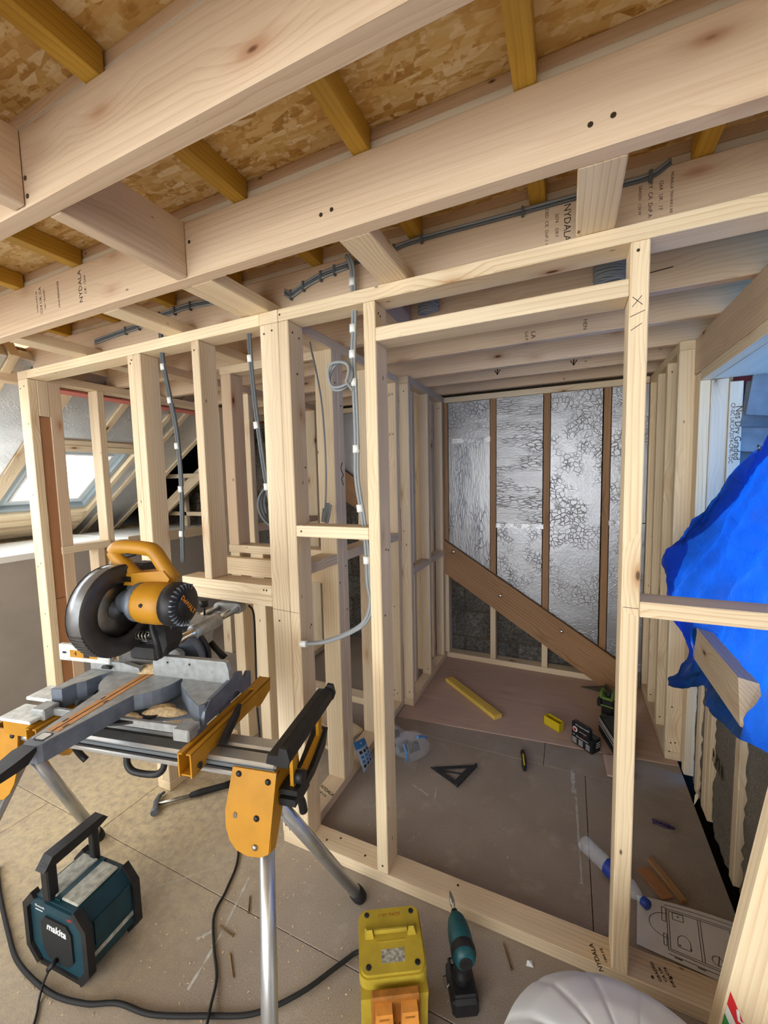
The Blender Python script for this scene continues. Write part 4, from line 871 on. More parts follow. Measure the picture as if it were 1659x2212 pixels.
for i in range(17):
    a = math.radians(60+i*13.5); c = Vector((.249, MA+.0525*math.cos(a), MW+.0525*math.sin(a)))
    o = MB().box(-.006, .004, -.010, .010, -.0017, .0017).build('vent_fin', PLT if False else CASTD, cap); o.location = c; o.rotation_euler = (a, 0, 0)
MB().lathe([(.039, .2555), (.039, .258), (.002, .2585)], 24, RX(0, MA, MW)).build('badge', BLACK, cap)
OR = plain('badge_orange', lin('#d98a1e'), .5)
text('DeWALT', .0195, OR, cap, frame((.2588, MA, MW), (0, .62, -.78), (0, .78, .62)), 'badge_lettering', .0004, bold=.0003)
# D handle
hp = [(-.032, -.06, .436), (-.015, -.06, .449), (.03, -.06, .452), (.09, -.06, .448), (.118, -.06, .440), (.145, -.06, .405), (.168, -.06, .368), (.165, -.06, .350), (.12, -.06, .345), (.07, -.06, .350), (.035, -.06, .368), (.0, -.06, .400), (-.026, -.06, .424)]
hh = MB().tube(smooth_path(hp+[hp[0]], 4), .0225, 12, caps=False).build('d_handle', YEL, sw)
MB().tube([(.0, -.062, .432), (.03, -.07, .427), (.055, -.065, .43)], [.004, .008, .004], 8).build('trigger', BLACK, hh)
MB().prism([(.02, .335), (.175, .335), (.19, .36), (.17, .385), (.03, .372)], 'y', -.085, -.035).build('handle_base', YEL, sw)
MB().prism([(-.10, .355), (-.03, .395), (.03, .39), (.05, .36), (.01, .335), (-.06, .33)], 'x', -.01, .05).build('guard_arm', BLACK, sw); MB().box(-.02, .03, -.135, -.075, .392, .398, .002).build('dust_flap', BLACK, sw)
# slide rails and rear carriage
for s in (.082, -.012): MB().cyl((s, .02, .103), (s, .44, .103), .0145, 18).build('slide_rail', CHROME, sw)
MB().prism(rounded(.135, .045, .02, 4, .035, .103), 'y', .405, .445).build('rail_end_cap', CAST, sw)
for s in (.082, -.012):
    MB().lathe([(.0155, 0), (.027, .001), (.028, .02), (.027, .14), (.0155, .145)], 18, Matrix.Translation((s, .13, .103)) @ Matrix.Rotation(-math.pi/2, 4, 'X')).build('rail_bearing', CAST, sw)
MB().prism([(-.02, .13), (.09, .13), (.10, .10), (.085, .07), (.07, .0), (.06, -.06), (-.03, -.06), (-.04, .05)], 'y', .15, .24).build('rear_column', CAST, sw)
MB().lathe([(.098, 0), (.10, .005), (.10, .05), (.09, .055)], 28, Matrix.Translation((.03, .10, .012)) @ Matrix.Rotation(-math.pi/2, 4, 'X')).build('bevel_housing', CASTD, sw)
MB().lathe([(.108, 0), (.108, .018), (.09, .018)], 28, Matrix.Translation((.03, .135, .012)) @ Matrix.Rotation(-math.pi/2, 4, 'X')).build('bevel_scale', BLACK, sw)
MB().cyl((.12, .13, .135), (.12, .13, .175), .003, 8).cyl((.12, .13, .165), (.12, .13, .185), .0135, 10).build('lock_knob', BLACK, sw) if False else MB().cyl((.05, .24, .13), (.05, .24, .175), .004, 8).cyl((.05, .24, .165), (.05, .24, .190), .016, 8).build('lock_knob', BLACK, sw)
MB().tube([(.10, .20, .04), (.13, .20, .01), (.155, .205, -.02)], [.012, .011, .014], 10).build('bevel_lever', BLACK, sw)
# black linkage under the motor
lk = MB().prism([(.04, .09), (.10, .09), (.125, .13), (.12, .185), (.10, .215), (.075, .21), (.07, .15), (.04, .13)], 'y', -.04, .03).box(-.02, .09, -.05, .02, .075, .13, .01).build('pivot_bracket', BLACK, sw)
MB().tube(smooth_path([(.115, -.06, .10), (.12, -.075, .15), (.10, -.07, .205), (.11, -.05, .22)], 4), .009, 8).build('guard_link', BLACK, sw)
sp = [(.0+.0055*i/3, -.055+.014*math.cos(i*.9), .165+.014*math.sin(i*.9)) for i in range(46)]
MB().tube(sp, .0026, 5).build('return_spring', STEEL, sw); MB().cyl((.0, -.055, .165), (.09, -.055, .165), .009, 8).build('spring_rod', BLACK, sw)
MB().cyl((.12, -.04, .205), (.165, -.05, .20), .004, 8).cyl((.158, -.048, .20), (.17, -.052, .199), .0115, 10).build('depth_stop_screw', BLACK, sw)
MB().prism([(-.02, .09), (.0, .07), (.03, .075), (.05, .11), (.03, .15), (-.01, .15)], 'y', -.03, .0).build('blade_shoe', CAST, sw)
o = sw
# sawdust on the saw
def heap(name, c, rx, ry, h, parent, seed):
    rnd = random.Random(seed)
    def fn(a, b):
        r = b; th = a*2*math.pi; k = 1+.2*math.sin(th*3+seed)+.1*math.sin(th*5)
        return (c[0]+rx*r*k*math.cos(th), c[1]+ry*r*k*math.sin(th), c[2]+h*(1-r*r)*(1+.25*mnoise.noise(Vector((r*4*math.cos(th), r*4*math.sin(th), seed)))))
    o = MB().grid(fn, 28, 8, closed_u=True).build(name, SAWD, parent); o['kind'] = 'stuff'; return o
heap('sawdust_pile', (.0, .035, .0012), .07, .035, .018, sw, 1); heap('sawdust_pile', (.15, -.10, -.052), .07, .035, .014, sw, 2); heap('sawdust_pile', (.07, -.145, -.052), .06, .018, .008, sw, 3)
# power lead of the saw
pc = [uv(-1.106+a, 1.10+b2, .9+c) for a, b2, c in ((.105, .46, .103), (.118, .475, .06), (.118, .475, -.1), (.115, .47, -.35), (.11, .47, -.60))]+[(-1.50, 1.45, .10), (-1.42, 1.32, .012), (-1.228, 1.154, .006), (-1.162, 1.027, .006), (-1.134, .941, .006), (-1.06, .87, .006), (-.981, .808, .006), (-.936, .745, .016), (-.916, .717, .022), (-.88, .66, .012), (-.84, .6, .006)]
o = MB().tube(smooth_path(pc, 6), .0045, 7).build('power_lead', RUBBER, None); tag(o, 'thin black lead trailing from the mitre saw across the floor', 'cable')
# ================================================================== TOOLS ON THE FLOOR
TEAL = plain('teal_plastic', lin('#0e3642'), .5, 0, .4, 16, .15); DUST = plain('dusty_plastic', lin('#a9a9a0'), .9, 0, .15, 45, .2, .5); MESHB = plain('speaker_mesh', lin('#1b1d20'), .6, .2)
TXT = plain('white_print', lin('#d8dcdc'), .5); REDP = plain('red_print', lin('#c23a34'), .5)
# ---- radio
ra = empty('radio', (-1.462, .700, 0), math.radians(5)); tag(ra, 'teal and black jobsite radio with a tall carrying handle', 'radio')
oct_ = [(-.095, .012), (.095, .012), (.135, .055), (.135, .19), (.095, .238), (-.095, .238), (-.135, .19), (-.135, .055)]
body = MB().prism(oct_, 'y', -.078, .085).build('body', TEAL, ra)
ob = [(-.103, .0), (.103, .0), (.147, .048), (.147, .20), (.10, .250), (-.10, .250), (-.147, .20), (-.147, .048)]
for y0, y1 in ((-.088, -.066), (.072, .094)):
    r = MB(); n = 8
    inn = [(x*.86, .125+(z-.125)*.86) for x, z in ob]
    for side in ((1, 2, 3), (5, 6, 7)):
        r = MB(); ids = list(side)+[(side[-1]+1) % n]
        r.prism([ob[i] for i in ids]+[inn[i] for i in ids[::-1]], 'y', y0, y1); r.build('bumper', BLACK, ra)
MB().box(-.09, .09, -.085, .09, .0, .012).build('base_skid', BLACK, ra)
MB().prism([(-.118, .205), (.118, .205), (.10, .232), (-.10, .232)], 'y', -.086, -.078).build('front_brow', TEAL, ra)
MB().prism([(-.062, .055), (-.045, .035), (.045, .035), (.07, .062), (.07, .155), (.05, .178), (-.05, .178), (-.07, .158), (-.07, .07)], 'y', -.0835, -.078).build('speaker_grille', MESHB, ra)
for x0, x1 in ((-.085, -.012), (.010, .085)): MB().box(x0, x1, -.066, .07, .238, .2465, .004).build('dusty_panel', DUST, ra)
MB().box(-.012, .010, -.07, .08, .236, .243).build('centre_rib', TEAL, ra)
for s in (1, -1):
    MB().box(.1345*s-.002, .1345*s+.003, -.06, .07, .085, .10).build('side_strip', DUST, ra)
MB().box(.135, .139, -.055, .065, .12, .20).build('side_panel', TEAL, ra)
h = MB().box(-.052, -.018, -.083, -.052, .235, .362, .004).box(-.048, -.022, .062, .085, .24, .352, .003).prism([(-.092, .345), (-.065, .378), (.10, .382), (.115, .362), (.075, .350), (-.05, .345)], 'x', -.056, -.014)
h.build('carry_handle', BLACK, ra)
text('makita', .034, TXT, ra, frame((.003, -.0842, .150), (1, 0, -.03), (0.0, 0, 1)), 'brand_lettering', .0006, shear=.22, bold=.0008)
text('Bluetooth', .011, TXT, ra, frame((-.062, -.0866, .213), (1, 0, 0), (0, 0, 1)), 'small_lettering'); text('XGT', .011, REDP, ra, frame((.075, -.0866, .213), (1, 0, 0), (0, 0, 1)), 'small_lettering')
MB().box(-.085, -.05, -.0866, -.0862, .198, .201).build('small_lettering', TXT, ra)
MB().tube([(-.005, -.085, .048), (-.005, -.10, .044), (-.012, -.108, .036)], .0075, 8).build('lead_plug', BLACK, ra)
o = MB().tube(smooth_path([(-1.462, .594, .035), (-1.455, .575, .02), (-1.43, .55, .006), (-1.40, .53, .005), (-1.37, .505, .005), (-1.33, .47, .005)], 6), .0035, 6).build('radio_lead', RUBBER, None); tag(o, 'thin black lead running from the front of the radio', 'cable')
# ---- floor cables
o = MB().tube(smooth_path([(-2.10, .72, .009), (-1.95, .668, .009), (-1.75, .61, .009), (-1.6, .575, .009), (-1.42, .572, .009), (-1.29, .60, .009), (-1.20, .64, .009), (-1.082, .664, .009), (-.928, .728, .009), (-.808, .786, .009), (-.713, .879, .009), (-.64, .99, .009), (-.60, 1.04, .012), (-.555, 1.02, .02)], 8), .0068, 9).build('extension_cable', RUBBER, None); tag(o, 'thick black cable curving across the floor to the yellow transformer', 'cable')
# ---- yellow site transformer
TY = plain('transformer_yellow', lin('#ad9730'), .62, 0, .3, 9, .16); OB = plain('socket_orange', lin('#cf8a3a'), .55, 0, .4, 25, .12); OBD = plain('socket_housing_brown', lin('#9c6426'), .6, 0, .3, 25, .2); GL = plain('worn_label', lin('#a5a294'), .7, 0, .2, 120, .35)
tr = empty('site_transformer', (-.44, .945, 0), math.radians(29)); tag(tr, 'dirty yellow site transformer box with two orange sockets', 'transformer')
MB().prism([(-.082, .0), (.082, .0), (.086, .19), (.088, .215), (-.088, .215), (-.086, .19)], 'y', -.105, .075).build('body', TY, tr)
MB().box(-.090, .090, -.112, .082, .0, .022, .006).build('foot_rim', TY, tr)
lid = MB().prism(rounded(.182, .172, .026, 5, 0, 0), 'z', .213, .243).prism(rounded(.172, .162, .022, 5, 0, 0), 'z', .243, .250).build('lid', TY, tr)
for x, y in ((-.066, .066), (.066, .066), (-.066, -.064), (.066, -.064)): MB().lathe([(.0075, .2495), (.0075, .2515), (.004, .252)], 10, Matrix.Translation((x, y, 0))).build('lid_screw', BLACK, lid)
for s in (1, -1): MB().add([(s*.073, .002, .25), (s*.048, .002, .25), (s*.048, .022, .25), (s*.073, .034, .25), (s*.066, .006, .274), (s*.052, .006, .274), (s*.055, .018, .262)], [(0, 1, 5, 4), (1, 2, 6, 5), (2, 3, 6), (3, 0, 4), (3, 4, 5, 6), (0, 3, 2, 1)]).build('handle_lug', TY, lid)
MB().box(-.05, .05, .010, .020, .25, .262, .003).build('moulded_handle', TY, lid)
MB().box(-.03, .034, -.058, -.026, .25, .2506).build('rating_label', GL, lid)
text('110V MADE', .013, OBD, lid, frame((0, .062, .2502), (1, 0, 0), (0, 1, 0)), 'embossed_lettering')
MB().box(-.04, .04, -.008, -.005, .25, .2513).build('rib', TY, lid)
MB().box(-.062, .064, -.122, -.10, .085, .236, .004).build('socket_plate', OBD, tr)
for x, tilt in ((-.030, 0), (.034, 0)):
    fl = MB().prism([(x-.024, .150), (x+.024, .150), (x+.020, .224), (x-.020, .224)], 'y', -.146, -.122)
    fl.lathe([(.030, 0), (.030, .022), (.024, .026)], 20, Matrix.Translation((x, -.122, .148)) @ Matrix.Rotation(math.pi/2, 4, 'X'))
    fo = fl.build('socket_cover', OB, tr); MB().box(x-.016, x+.016, -.1485, -.1478, .132, .160).build('socket_sticker', GL, fo); MB().box(x-.013, x+.012, -.1468, -.146, .208, .213).build('catch', OBD, fo)
# ---- impact driver standing on its battery
DTE = plain('driver_teal', lin('#16525a'), .45, 0, .45, 20, .2)
dv = empty('impact_driver', (-.272, 1.078, 0), math.radians(28)); tag(dv, 'teal and black cordless impact driver standing on its battery', 'drill')
MB().box(-.039, .039, -.062, .048, .0, .055, .009).build('battery', BLACK, dv); MB().box(-.033, .033, -.055, .045, .055, .066, .004).build('battery_mount', BLACK, dv)
MB().tube(smooth_path([(0, -.008, .06), (0, -.006, .09), (0, -.002, .12), (0, .0, .155)], 4), [.027]*4+[.022]*5+[.021]*4, 14).build('handle', BLACK, dv)
HZ = .172; RXh = Matrix.Translation((0, 0, HZ)) @ Matrix.Rotation(-math.pi/2, 4, 'X')
MB().lathe([(.020, -.058), (.029, -.052), (.034, -.036), (.035, .01), (.032, .035), (.026, .058), (.018, .070)], 24, RXh).build('motor_body', DTE, dv)
MB().lathe([(.0345, -.040), (.0362, -.034), (.0362, -.020), (.0352, -.016)], 24, RXh, caps=False).build('rear_band', BLACK, dv)
MB().lathe([(.019, -.0595), (.019, -.058), (.002, -.061)], 18, RXh).build('rear_badge', BLACK, dv)
MB().cyl((0, .068, HZ), (0, .084, HZ), .0105, 12).build('chuck', BLACK, dv)
MB().tube([(0, .082, HZ), (0, .10, HZ), (0, .101, HZ), (0, .122, HZ), (0, .135, HZ), (0, .148, HZ)], [.0055, .0055, .0078, .0078, .0045, .001], 10).build('screw_bit', STEEL, dv)
MB().tube([(0, .012, .148), (0, .032, .142), (0, .034, .125)], [.006, .008, .005], 8).build('trigger', DTE, dv)
MB().tube(smooth_path([(-.04, -.02, .062), (-.052, -.02, .05), (-.053, .02, .03), (-.042, .03, .02)], 4), .002, 6).build('belt_clip', STEEL, dv); MB().cyl((-.02, .03, .064), (-.02, .03, .069), .006, 10).build('clip_screw', STEEL, dv)
# ---- claw hammer
hm = empty('claw_hammer', (-1.775, 1.185, 0), math.atan2(.25, .24)); tag(hm, 'claw hammer with a black grip lying on the floor under the saw stand', 'hammer')
MB().cyl((.0, .0, .018), (.16, .0, .014), .0085, 10).build('shaft', STEEL, hm); MB().tube([(.15, 0, .016), (.19, 0, .017), (.30, 0, .017), (.335, 0, .018)], [.012, .0155, .0145, .017], 12).build('grip', RUBBER, hm); MB().tube([(.333, 0, .018), (.350, 0, .018), (.353, 0, .018)], [.0165, .0165, .01], 12).build('grip_end', REDP, hm)
MB().tube([(.0, -.055, .018), (.0, -.035, .018), (.0, -.033, .018), (.0, -.018, .018), (.0, .02, .019)], [.0165, .0165, .0115, .012, .014], 12).build('head', CASTD, hm); MB().tube(smooth_path([(0, .015, .018), (.002, .04, .017), (.012, .065, .014), (.026, .08, .012)], 4), [.013]*3+[.011]*5+[.007]*5, 8).build('claw', CASTD, hm)
# ---- roofing squares
SQ = plain('square_black', lin('#34363b'), .5, .2, .5, 30, .15); SQ2 = plain('square_grey_green', lin('#4d5046'), .5, .2)
def square(a, b, c, mat, label, z=0.0):
    """right angle at c; lip along c-b"""
    a, b, c = [Vector((p[0], p[1], 0)) for p in (a, b, c)]; o = empty('speed_square', (c.x, c.y, z)); a -= c; b -= c; c = Vector((0, 0, 0))
    def tri(k): g = (a+b+c)/3; return [g+(p-g)*k for p in (a, b, c)]
    A, B = tri(1), tri(.60); m = MB(); T = .0045
    for i in range(3):
        j = (i+1) % 3; q = [A[i], A[j], B[j], B[i]]; m.prism([(p.x, p.y) for p in q], 'z', .004, .004+T)
    m.build('blade', mat, o)
    n = (b-c).normalized(); w = Vector((-n.y, n.x, 0))*.009
    if w.dot(a) > 0: w = -w
    q = [c, b, b+w, c+w]; MB().prism([(p.x, p.y) for p in q], 'z', .0, .02).build('lip', mat, o)
    g1 = a*.72+b*.08; g2 = a*.12+b*.42; d = (g2-g1).normalized(); w2 = Vector((-d.y, d.x, 0))*.004
    MB().prism([((p).x, (p).y) for p in (g1, g2, g2+w2*2, g1+w2*2)], 'z', .0042, .0082).build('scribe_bar', mat, o)
    tag(o, label, 'square'); return o
square((-.648, 1.944), (-.43, 2.054), (-.491, 1.869), SQ, 'black triangular square lying on the chipboard beside the plastic bag')
square((.105, 3.14), (.315, 3.10), (.262, 3.215), SQ2, 'grey triangular square lying on the plywood below the sloping beam', .005)
# ---- screw box, tray, laser level, case
bx = empty('screw_box', (.098, 2.432, .0045), math.atan2(-.08, .103)); tag(bx, 'black carton of woodscrews with white print standing on the plywood', 'box')
BOXB = plain('black_carton', lin('#161618'), .45, 0, .4); BOXR = plain('carton_red', lin('#b2302c'), .5)
MB().prism([(-.065, 0), (.065, 0), (.065, .062), (.046, .066), (.046, .125), (.036, .133), (-.058, .133), (-.065, .127)], 'y', -.012, .012).box(.0, .065, .0125, .055, 0, .075).box(-.065, .0, .0125, .055, 0, .06).build('carton', BOXB, bx)
MB().lathe([(.0155, 0), (.0155, .0006), (.001, .0008)], 20, Matrix.Translation((-.045, -.012, .088)) @ Matrix.Rotation(math.pi/2, 4, 'X')).build('round_sticker', TXT, bx); MB().lathe([(.010, 0), (.010, .0006), (.001, .0008)], 16, Matrix.Translation((-.045, -.0128, .088)) @ Matrix.Rotation(math.pi/2, 4, 'X')).build('round_sticker', BOXR, bx)
for s, z, k, x, m in (('Woodscrews', .118, .014, -.005, TXT), ('75', .118, .013, .037, TXT), ('Woodscrews', .052, .014, .0, TXT), ('performance', .088, .009, .005, TXT), ('XP', .076, .011, .012, BOXR), ('44', .055, .012, -.052, TXT)): text(s, k, m, bx, frame((x, -.0126, z), (1, 0, 0), (0, 0, 1)), 'carton_print', .0002)
for i in range(5):
    for x, w in ((-.048, .028), (-.008, .026), (.036, .024)): MB().box(x-w/2, x+w/2, -.0124, -.012, .036-.007*i, .0385-.007*i).build('carton_print', TXT, bx)
for i in range(3): MB().box(.0652, .0656, .018, .05, .05-.012*i, .054-.012*i).build('carton_print', TXT, bx)
ty = empty('yellow_tray', (-.06, 2.57, .0045), math.atan2(-.066, .091)); tag(ty, 'small open yellow plastic tray standing on the plywood', 'tray')
YT = plain('yellow_plastic_tray', lin('#c9b01c'), .45); t = MB()
for a in ((-.055, .055, -.0215, -.019), (-.055, .055, .019, .0215), (-.055, -.0525, -.0215, .0215), (.0525, .055, -.0215, .0215)): t.box(*a, 0, .055)
t.box(-.055, .055, -.0215, .0215, 0, .003).build('tray_wall', YT, ty)
GRN = plain('laser_green', lin('#5f7a2c'), .5)
lc = empty('laser_case', (.268, 2.52, .0045), math.radians(-74)); tag(lc, 'black equipment case on the plywood partly hidden by the tall right post', 'case')
MB().box(-.13, .13, -.05, .05, 0, .105, .01).build('case_body', BLACK, lc)
for z in (.055, .075, .09): MB().box(-.12, .12, -.0512, -.0505, z, z+.006).build('case_print', TXT, lc)
ll = empty('laser_level', (.245, 2.755, .0045), math.radians(-15)); tag(ll, 'black and green laser level standing on the plywood beside the right post', 'laser level')
MB().box(-.04, .04, -.035, .035, .0, .03, .006).box(-.034, .034, -.03, .03, .03, .15, .01).build('body', BLACK, ll); MB().box(-.042, -.026, -.036, .036, .155, .20, .006).box(.02, .034, -.036, .036, .155, .20, .006).box(-.03, .03, -.03, .03, .15, .165, .003).build('head_guard', GRN, ll)
MB().box(-.036, .036, -.036, -.030, .11, .118, .002).box(-.036, .036, -.036, -.030, .05, .058, .002).build('trim_band', GRN, ll); MB().box(-.060, -.034, -.02, .02, .09, .14, .006).build('pivot_arm', BLACK, ll); MB().cyl((0, 0, .165), (0, 0, .19), .018, 12).build('lens_turret', BLACK, ll)
# ---- timber bits on the floor
def stick(name, p, q, w, h, mat, label, cat, z=0.0, endmat=None):
    p = Vector((p[0], p[1], 0)); q = Vector((q[0], q[1], 0)); L = (q-p).length; a = math.atan2((q-p).y, (q-p).x)
    o = MB().box(-L/2, L/2, -w/2, w/2, 0, h, .0015).build(name, mat, None); o.location = ((p.x+q.x)/2, (p.y+q.y)/2, z); o.rotation_euler = (0, 0, a); tag(o, label, cat); return o
stick('yellow_offcut', (-.805, 2.885), (-.385, 2.525), .06, .028, wood('offcut_yellow', lin('#dcbf62'), lin('#b08c34'), lin('#6a4a1c'), 'x'), 'long yellow treated timber offcut lying on the plywood', 'offcut', .0046)
stick('batten_offcut', (.318, 1.79), (.402, 1.645), .022, .016, BROWN['x'], 'thin brown batten offcut behind the paper plan', 'offcut')
stick('plywood_scrap', (.285, 1.74), (.352, 1.64), .05, .006, PLY, 'small brown plywood scrap beside the water bottle', 'offcut')
stick('plywood_offcut', (.255, 2.40), (.262, 2.235), .12, .012, PLYF, 'flat plywood offcut with a pale edge beside the right post', 'offcut', .005)
# ---- knife, clip, bottle
kn = empty('utility_knife', (-.20, 2.186, 0), math.atan2(-.156, .027)); tag(kn, 'black and yellow utility knife lying on the chipboard', 'knife')
MB().tube([(-.078, 0, .011), (-.06, 0, .012), (0, .003, .013), (.05, 0, .012), (.078, 0, .011)], [.008, .0125, .013, .0135, .009], 10).build('handle', BLACK, kn); MB().box(-.03, .06, -.004, .004, .0235, .026, .001).build('slider', YT, kn); MB().box(-.098, -.076, -.006, .006, .010, .0112).build('blade_tip', STEEL, kn)
PUR = plain('purple_plastic', lin('#35214a'), .5)
pc_ = empty('purple_clip', (.398, 2.003, 0), math.atan2(-.012, .075)); tag(pc_, 'dark purple forked plastic clip on the chipboard', 'clip')
MB().tube([(-.038, .007, .006), (.02, .009, .006), (.036, .004, .006)], [.004, .005, .004], 8).tube([(-.036, -.009, .006), (.02, -.008, .006), (.036, -.003, .006)], [.004, .005, .004], 8).tube([(.03, 0, .006), (.045, 0, .006)], [.008, .003], 8).build('clip_prongs', PUR, pc_)
bt = empty('water_bottle', (.175, 1.650, .032), math.atan2(-.20, .215)); tag(bt, 'clear crumpled plastic water bottle with a blue cap on the floor', 'bottle')
CLR = clear('bottle_plastic', (.93, .96, 1, 1), .06, .22, .5); CAPB = plain('bottle_cap_blue', lin('#23409c'), .4)
prof = [(.004, -.135), (.028, -.133), (.031, -.125)]
for i in range(9): prof += [(.0315, -.118+.018*i), (.0285, -.109+.018*i)]
prof += [(.031, .05), (.029, .075), (.020, .098), (.0135, .112), (.0135, .122)]
RYb = Matrix.Rotation(math.pi/2, 4, 'Y')
MB().lathe(prof, 22, RYb, caps=False).build('bottle_wall', CLR, bt); MB().lathe([(.0155, .118), (.0165, .120), (.0165, .140), (.012, .143)], 16, RYb).build('cap', CAPB, bt); MB().lathe([(.0318, -.02), (.0320, .02)], 22, RYb, caps=False).build('label_band', CAPB, bt)
# ---- paper floor plan
pp = empty('paper_plan', (0, 0, 0)); tag(pp, 'white paper floor plan lying behind the bottom plate at the lower right', 'paper')
PAPER = plain('paper_white', lin('#d9d8d6'), .8, 0, .1)
c00, c10, c11, c01 = Vector((.226, 1.430, 0)), Vector((.520, 1.405, 0)), Vector((.548, 1.630, 0)), Vector((.252, 1.612, 0))
def pl(a, b): return c00*(1-a)*(1-b)+c10*a*(1-b)+c11*a*b+c01*(1-a)*b
def pz(a, b): return .0035+.008*math.sin(a*3.1)*b*b+.004*a
MB().grid(lambda a, b: (pl(a, b).x, pl(a, b).y, pz(a, b)), 12, 10).build('sheet', PAPER, pp, fix=False)
LINE = plain('print_line', lin('#5a5a5c'), .8)
def ln(pts, w=.0011):
    vs = []; fs = []
    for (a, b), (c, d) in zip(pts, pts[1:]):
        n = 5; P = [(a+(c-a)*i/n, b+(d-b)*i/n) for i in range(n+1)]; D = pl(c, d)-pl(a, b); N = Vector((-D.y, D.x, 0)).normalized()*w
        for i in range(n):
            p, q = P[i], P[i+1]; A = pl(*p)+Vector((0, 0, pz(*p)+.0008)); B = pl(*q)+Vector((0, 0, pz(*q)+.0008)); k = len(vs); vs += [A+N, A-N, B-N, B+N]; fs.append((k, k+1, k+2, k+3))
    MB().add(vs, fs).build('plan_line', LINE, pp, fix=False)
def rect(a, b, c, d, w=.0011): ln([(a, b), (c, b), (c, d), (a, d), (a, b)], w)
rect(.30, .14, .92, .86); rect(.32, .17, .90, .83); ln([(.60, .17), (.60, .83)]); ln([(.625, .17), (.625, .83)]); rect(.355, .70, .46, .82); rect(.25, .62, .29, .88); rect(.26, .2, .29, .4)
ln([(.30+.18*math.cos(math.radians(t)), .55+.22*math.sin(math.radians(t))) for t in range(90, 271, 20)]); ln([(.45+.06*math.cos(math.radians(t)), .36+.11*math.sin(math.radians(t))) for t in range(0, 181, 20)]); ln([(.39, .36), (.39, .26), (.51, .26), (.51, .36)])
ln([(.74+.05*math.cos(math.radians(t)), .28+.07*math.sin(math.radians(t))) for t in range(0, 361, 30)]); ln([(.74, .22), (.76, .36)], .0016); ln([(.28, .93), (.95, .93)]); ln([(.97, .14), (.97, .9)]); ln([(.3, .08), (.9, .08)]); ln([(.35, .06), (.42, .06)], .002); ln([(.55, .06), (.62, .06)], .002); ln([(.75, .06), (.82, .06)], .002)
for a, b in ((.40, .77), (.40, .29), (.50, .29), (.88, .5)): ln([(a, b), (a+.018, b)], .003)
# ---- clear bag of fittings, blue packet
BAGM = clear('bag_film', (.95, .97, 1, 1), .1, .13, 1.0)
bg_ = empty('plastic_bag', (-.80, 2.0, 0), .5); tag(bg_, 'crumpled clear plastic bag of dark fittings beside the doorway post', 'bag')
rnd = random.Random(3)
def blob(c, r, seed, sq=.8):
    return lambda a, b: (c[0]+r[0]*math.sin(math.pi*b)*math.cos(2*math.pi*a)*(1+.28*mnoise.noise(Vector((a*3, b*5, seed)))), c[1]+r[1]*math.sin(math.pi*b)*math.sin(2*math.pi*a)*(1+.28*mnoise.noise(Vector((a*4, b*4, seed+3)))), max(.001, c[2]-r[2]*math.cos(math.pi*b)*(1+.22*mnoise.noise(Vector((a*5+2, b*3, seed))))))
for c, r, sd in (((0.02, -.02, .07), (.10, .075, .075), 1.3), ((-.09, .03, .075), (.085, .08, .08), 4.1)): MB().grid(blob(c, r, sd), 40, 26).build('bag_film', BAGM, bg_)
for i, (x, y, z, r) in enumerate(((.03, -.02, .045, .035), (-.02, .0, .04, .036), (-.10, .03, .045, .04), (-.07, .05, .08, .03))): MB().cyl((x-.03, y, z), (x+.03, y+.01, z+.01), r*.75, 12).cyl((x, y, z), (x+.012, y, z+r), r*.4, 10).build('fitting', BLACK, bg_)
STRP = plain('bag_blue_stripe', lin('#4f86c2'), .5); MB().tube(smooth_path([(-.02, -.085, .02), (-.015, -.09, .06), (-.03, -.07, .11)], 4), .006, 6).tube(smooth_path([(.05, -.05, .13), (.08, -.02, .115), (.11, .0, .09)], 4), .008, 6).build('bag_stripe', STRP, bg_)
pk = empty('fixings_packet', (-.985, 1.80, .0), 0); tag(pk, 'small blue and white fixings packet leaning on the bottom plate', 'packet')
PKW = plain('packet_white', lin('#aebfd0'), .3); PKB = plain('packet_blue', lin('#2f78b4'), .4)
pk.location = (0, 0, 0); TL, TR, BR, BL = Vector((-.985, 1.715, .20)), Vector((-.985, 1.835, .155)), Vector((-.955, 1.875, .012)), Vector((-.955, 1.765, .012))
def pq(a, b, h=0): return TL*(1-a)*(1-b)+TR*a*(1-b)+BR*a*b+BL*(1-a)*b+Vector((h, 0, 0))
MB().grid(lambda a, b: pq(a, b, .012*math.sin(math.pi*a)*math.sin(math.pi*b)), 10, 10).grid(lambda a, b: pq(a, b, -.006*math.sin(math.pi*a)*math.sin(math.pi*b)-.0005), 10, 10).build('packet_film', PKW, pk)
MB().grid(lambda a, b: pq(a, b*.24, .0135*math.sin(math.pi*a)*math.sin(math.pi*b*.24)+.0006), 8, 4).build('header_card', PKB, pk); MB().grid(lambda a, b: pq(.42+.16*a, .07+.06*b, .006), 3, 2).build('hang_slot', PKW, pk)
for i in range(3):
    for j in range(4): MB().grid(lambda a, b, i=i, j=j: pq(.12+.28*i+.18*a, .32+.16*j+.10*b, .0015+.0125*math.sin(math.pi*(.12+.28*i+.18*a))*math.sin(math.pi*(.32+.16*j+.10*b))), 2, 2).build('printed_figure', PKB if (i*3+j) % 3 else BLACK, pk)
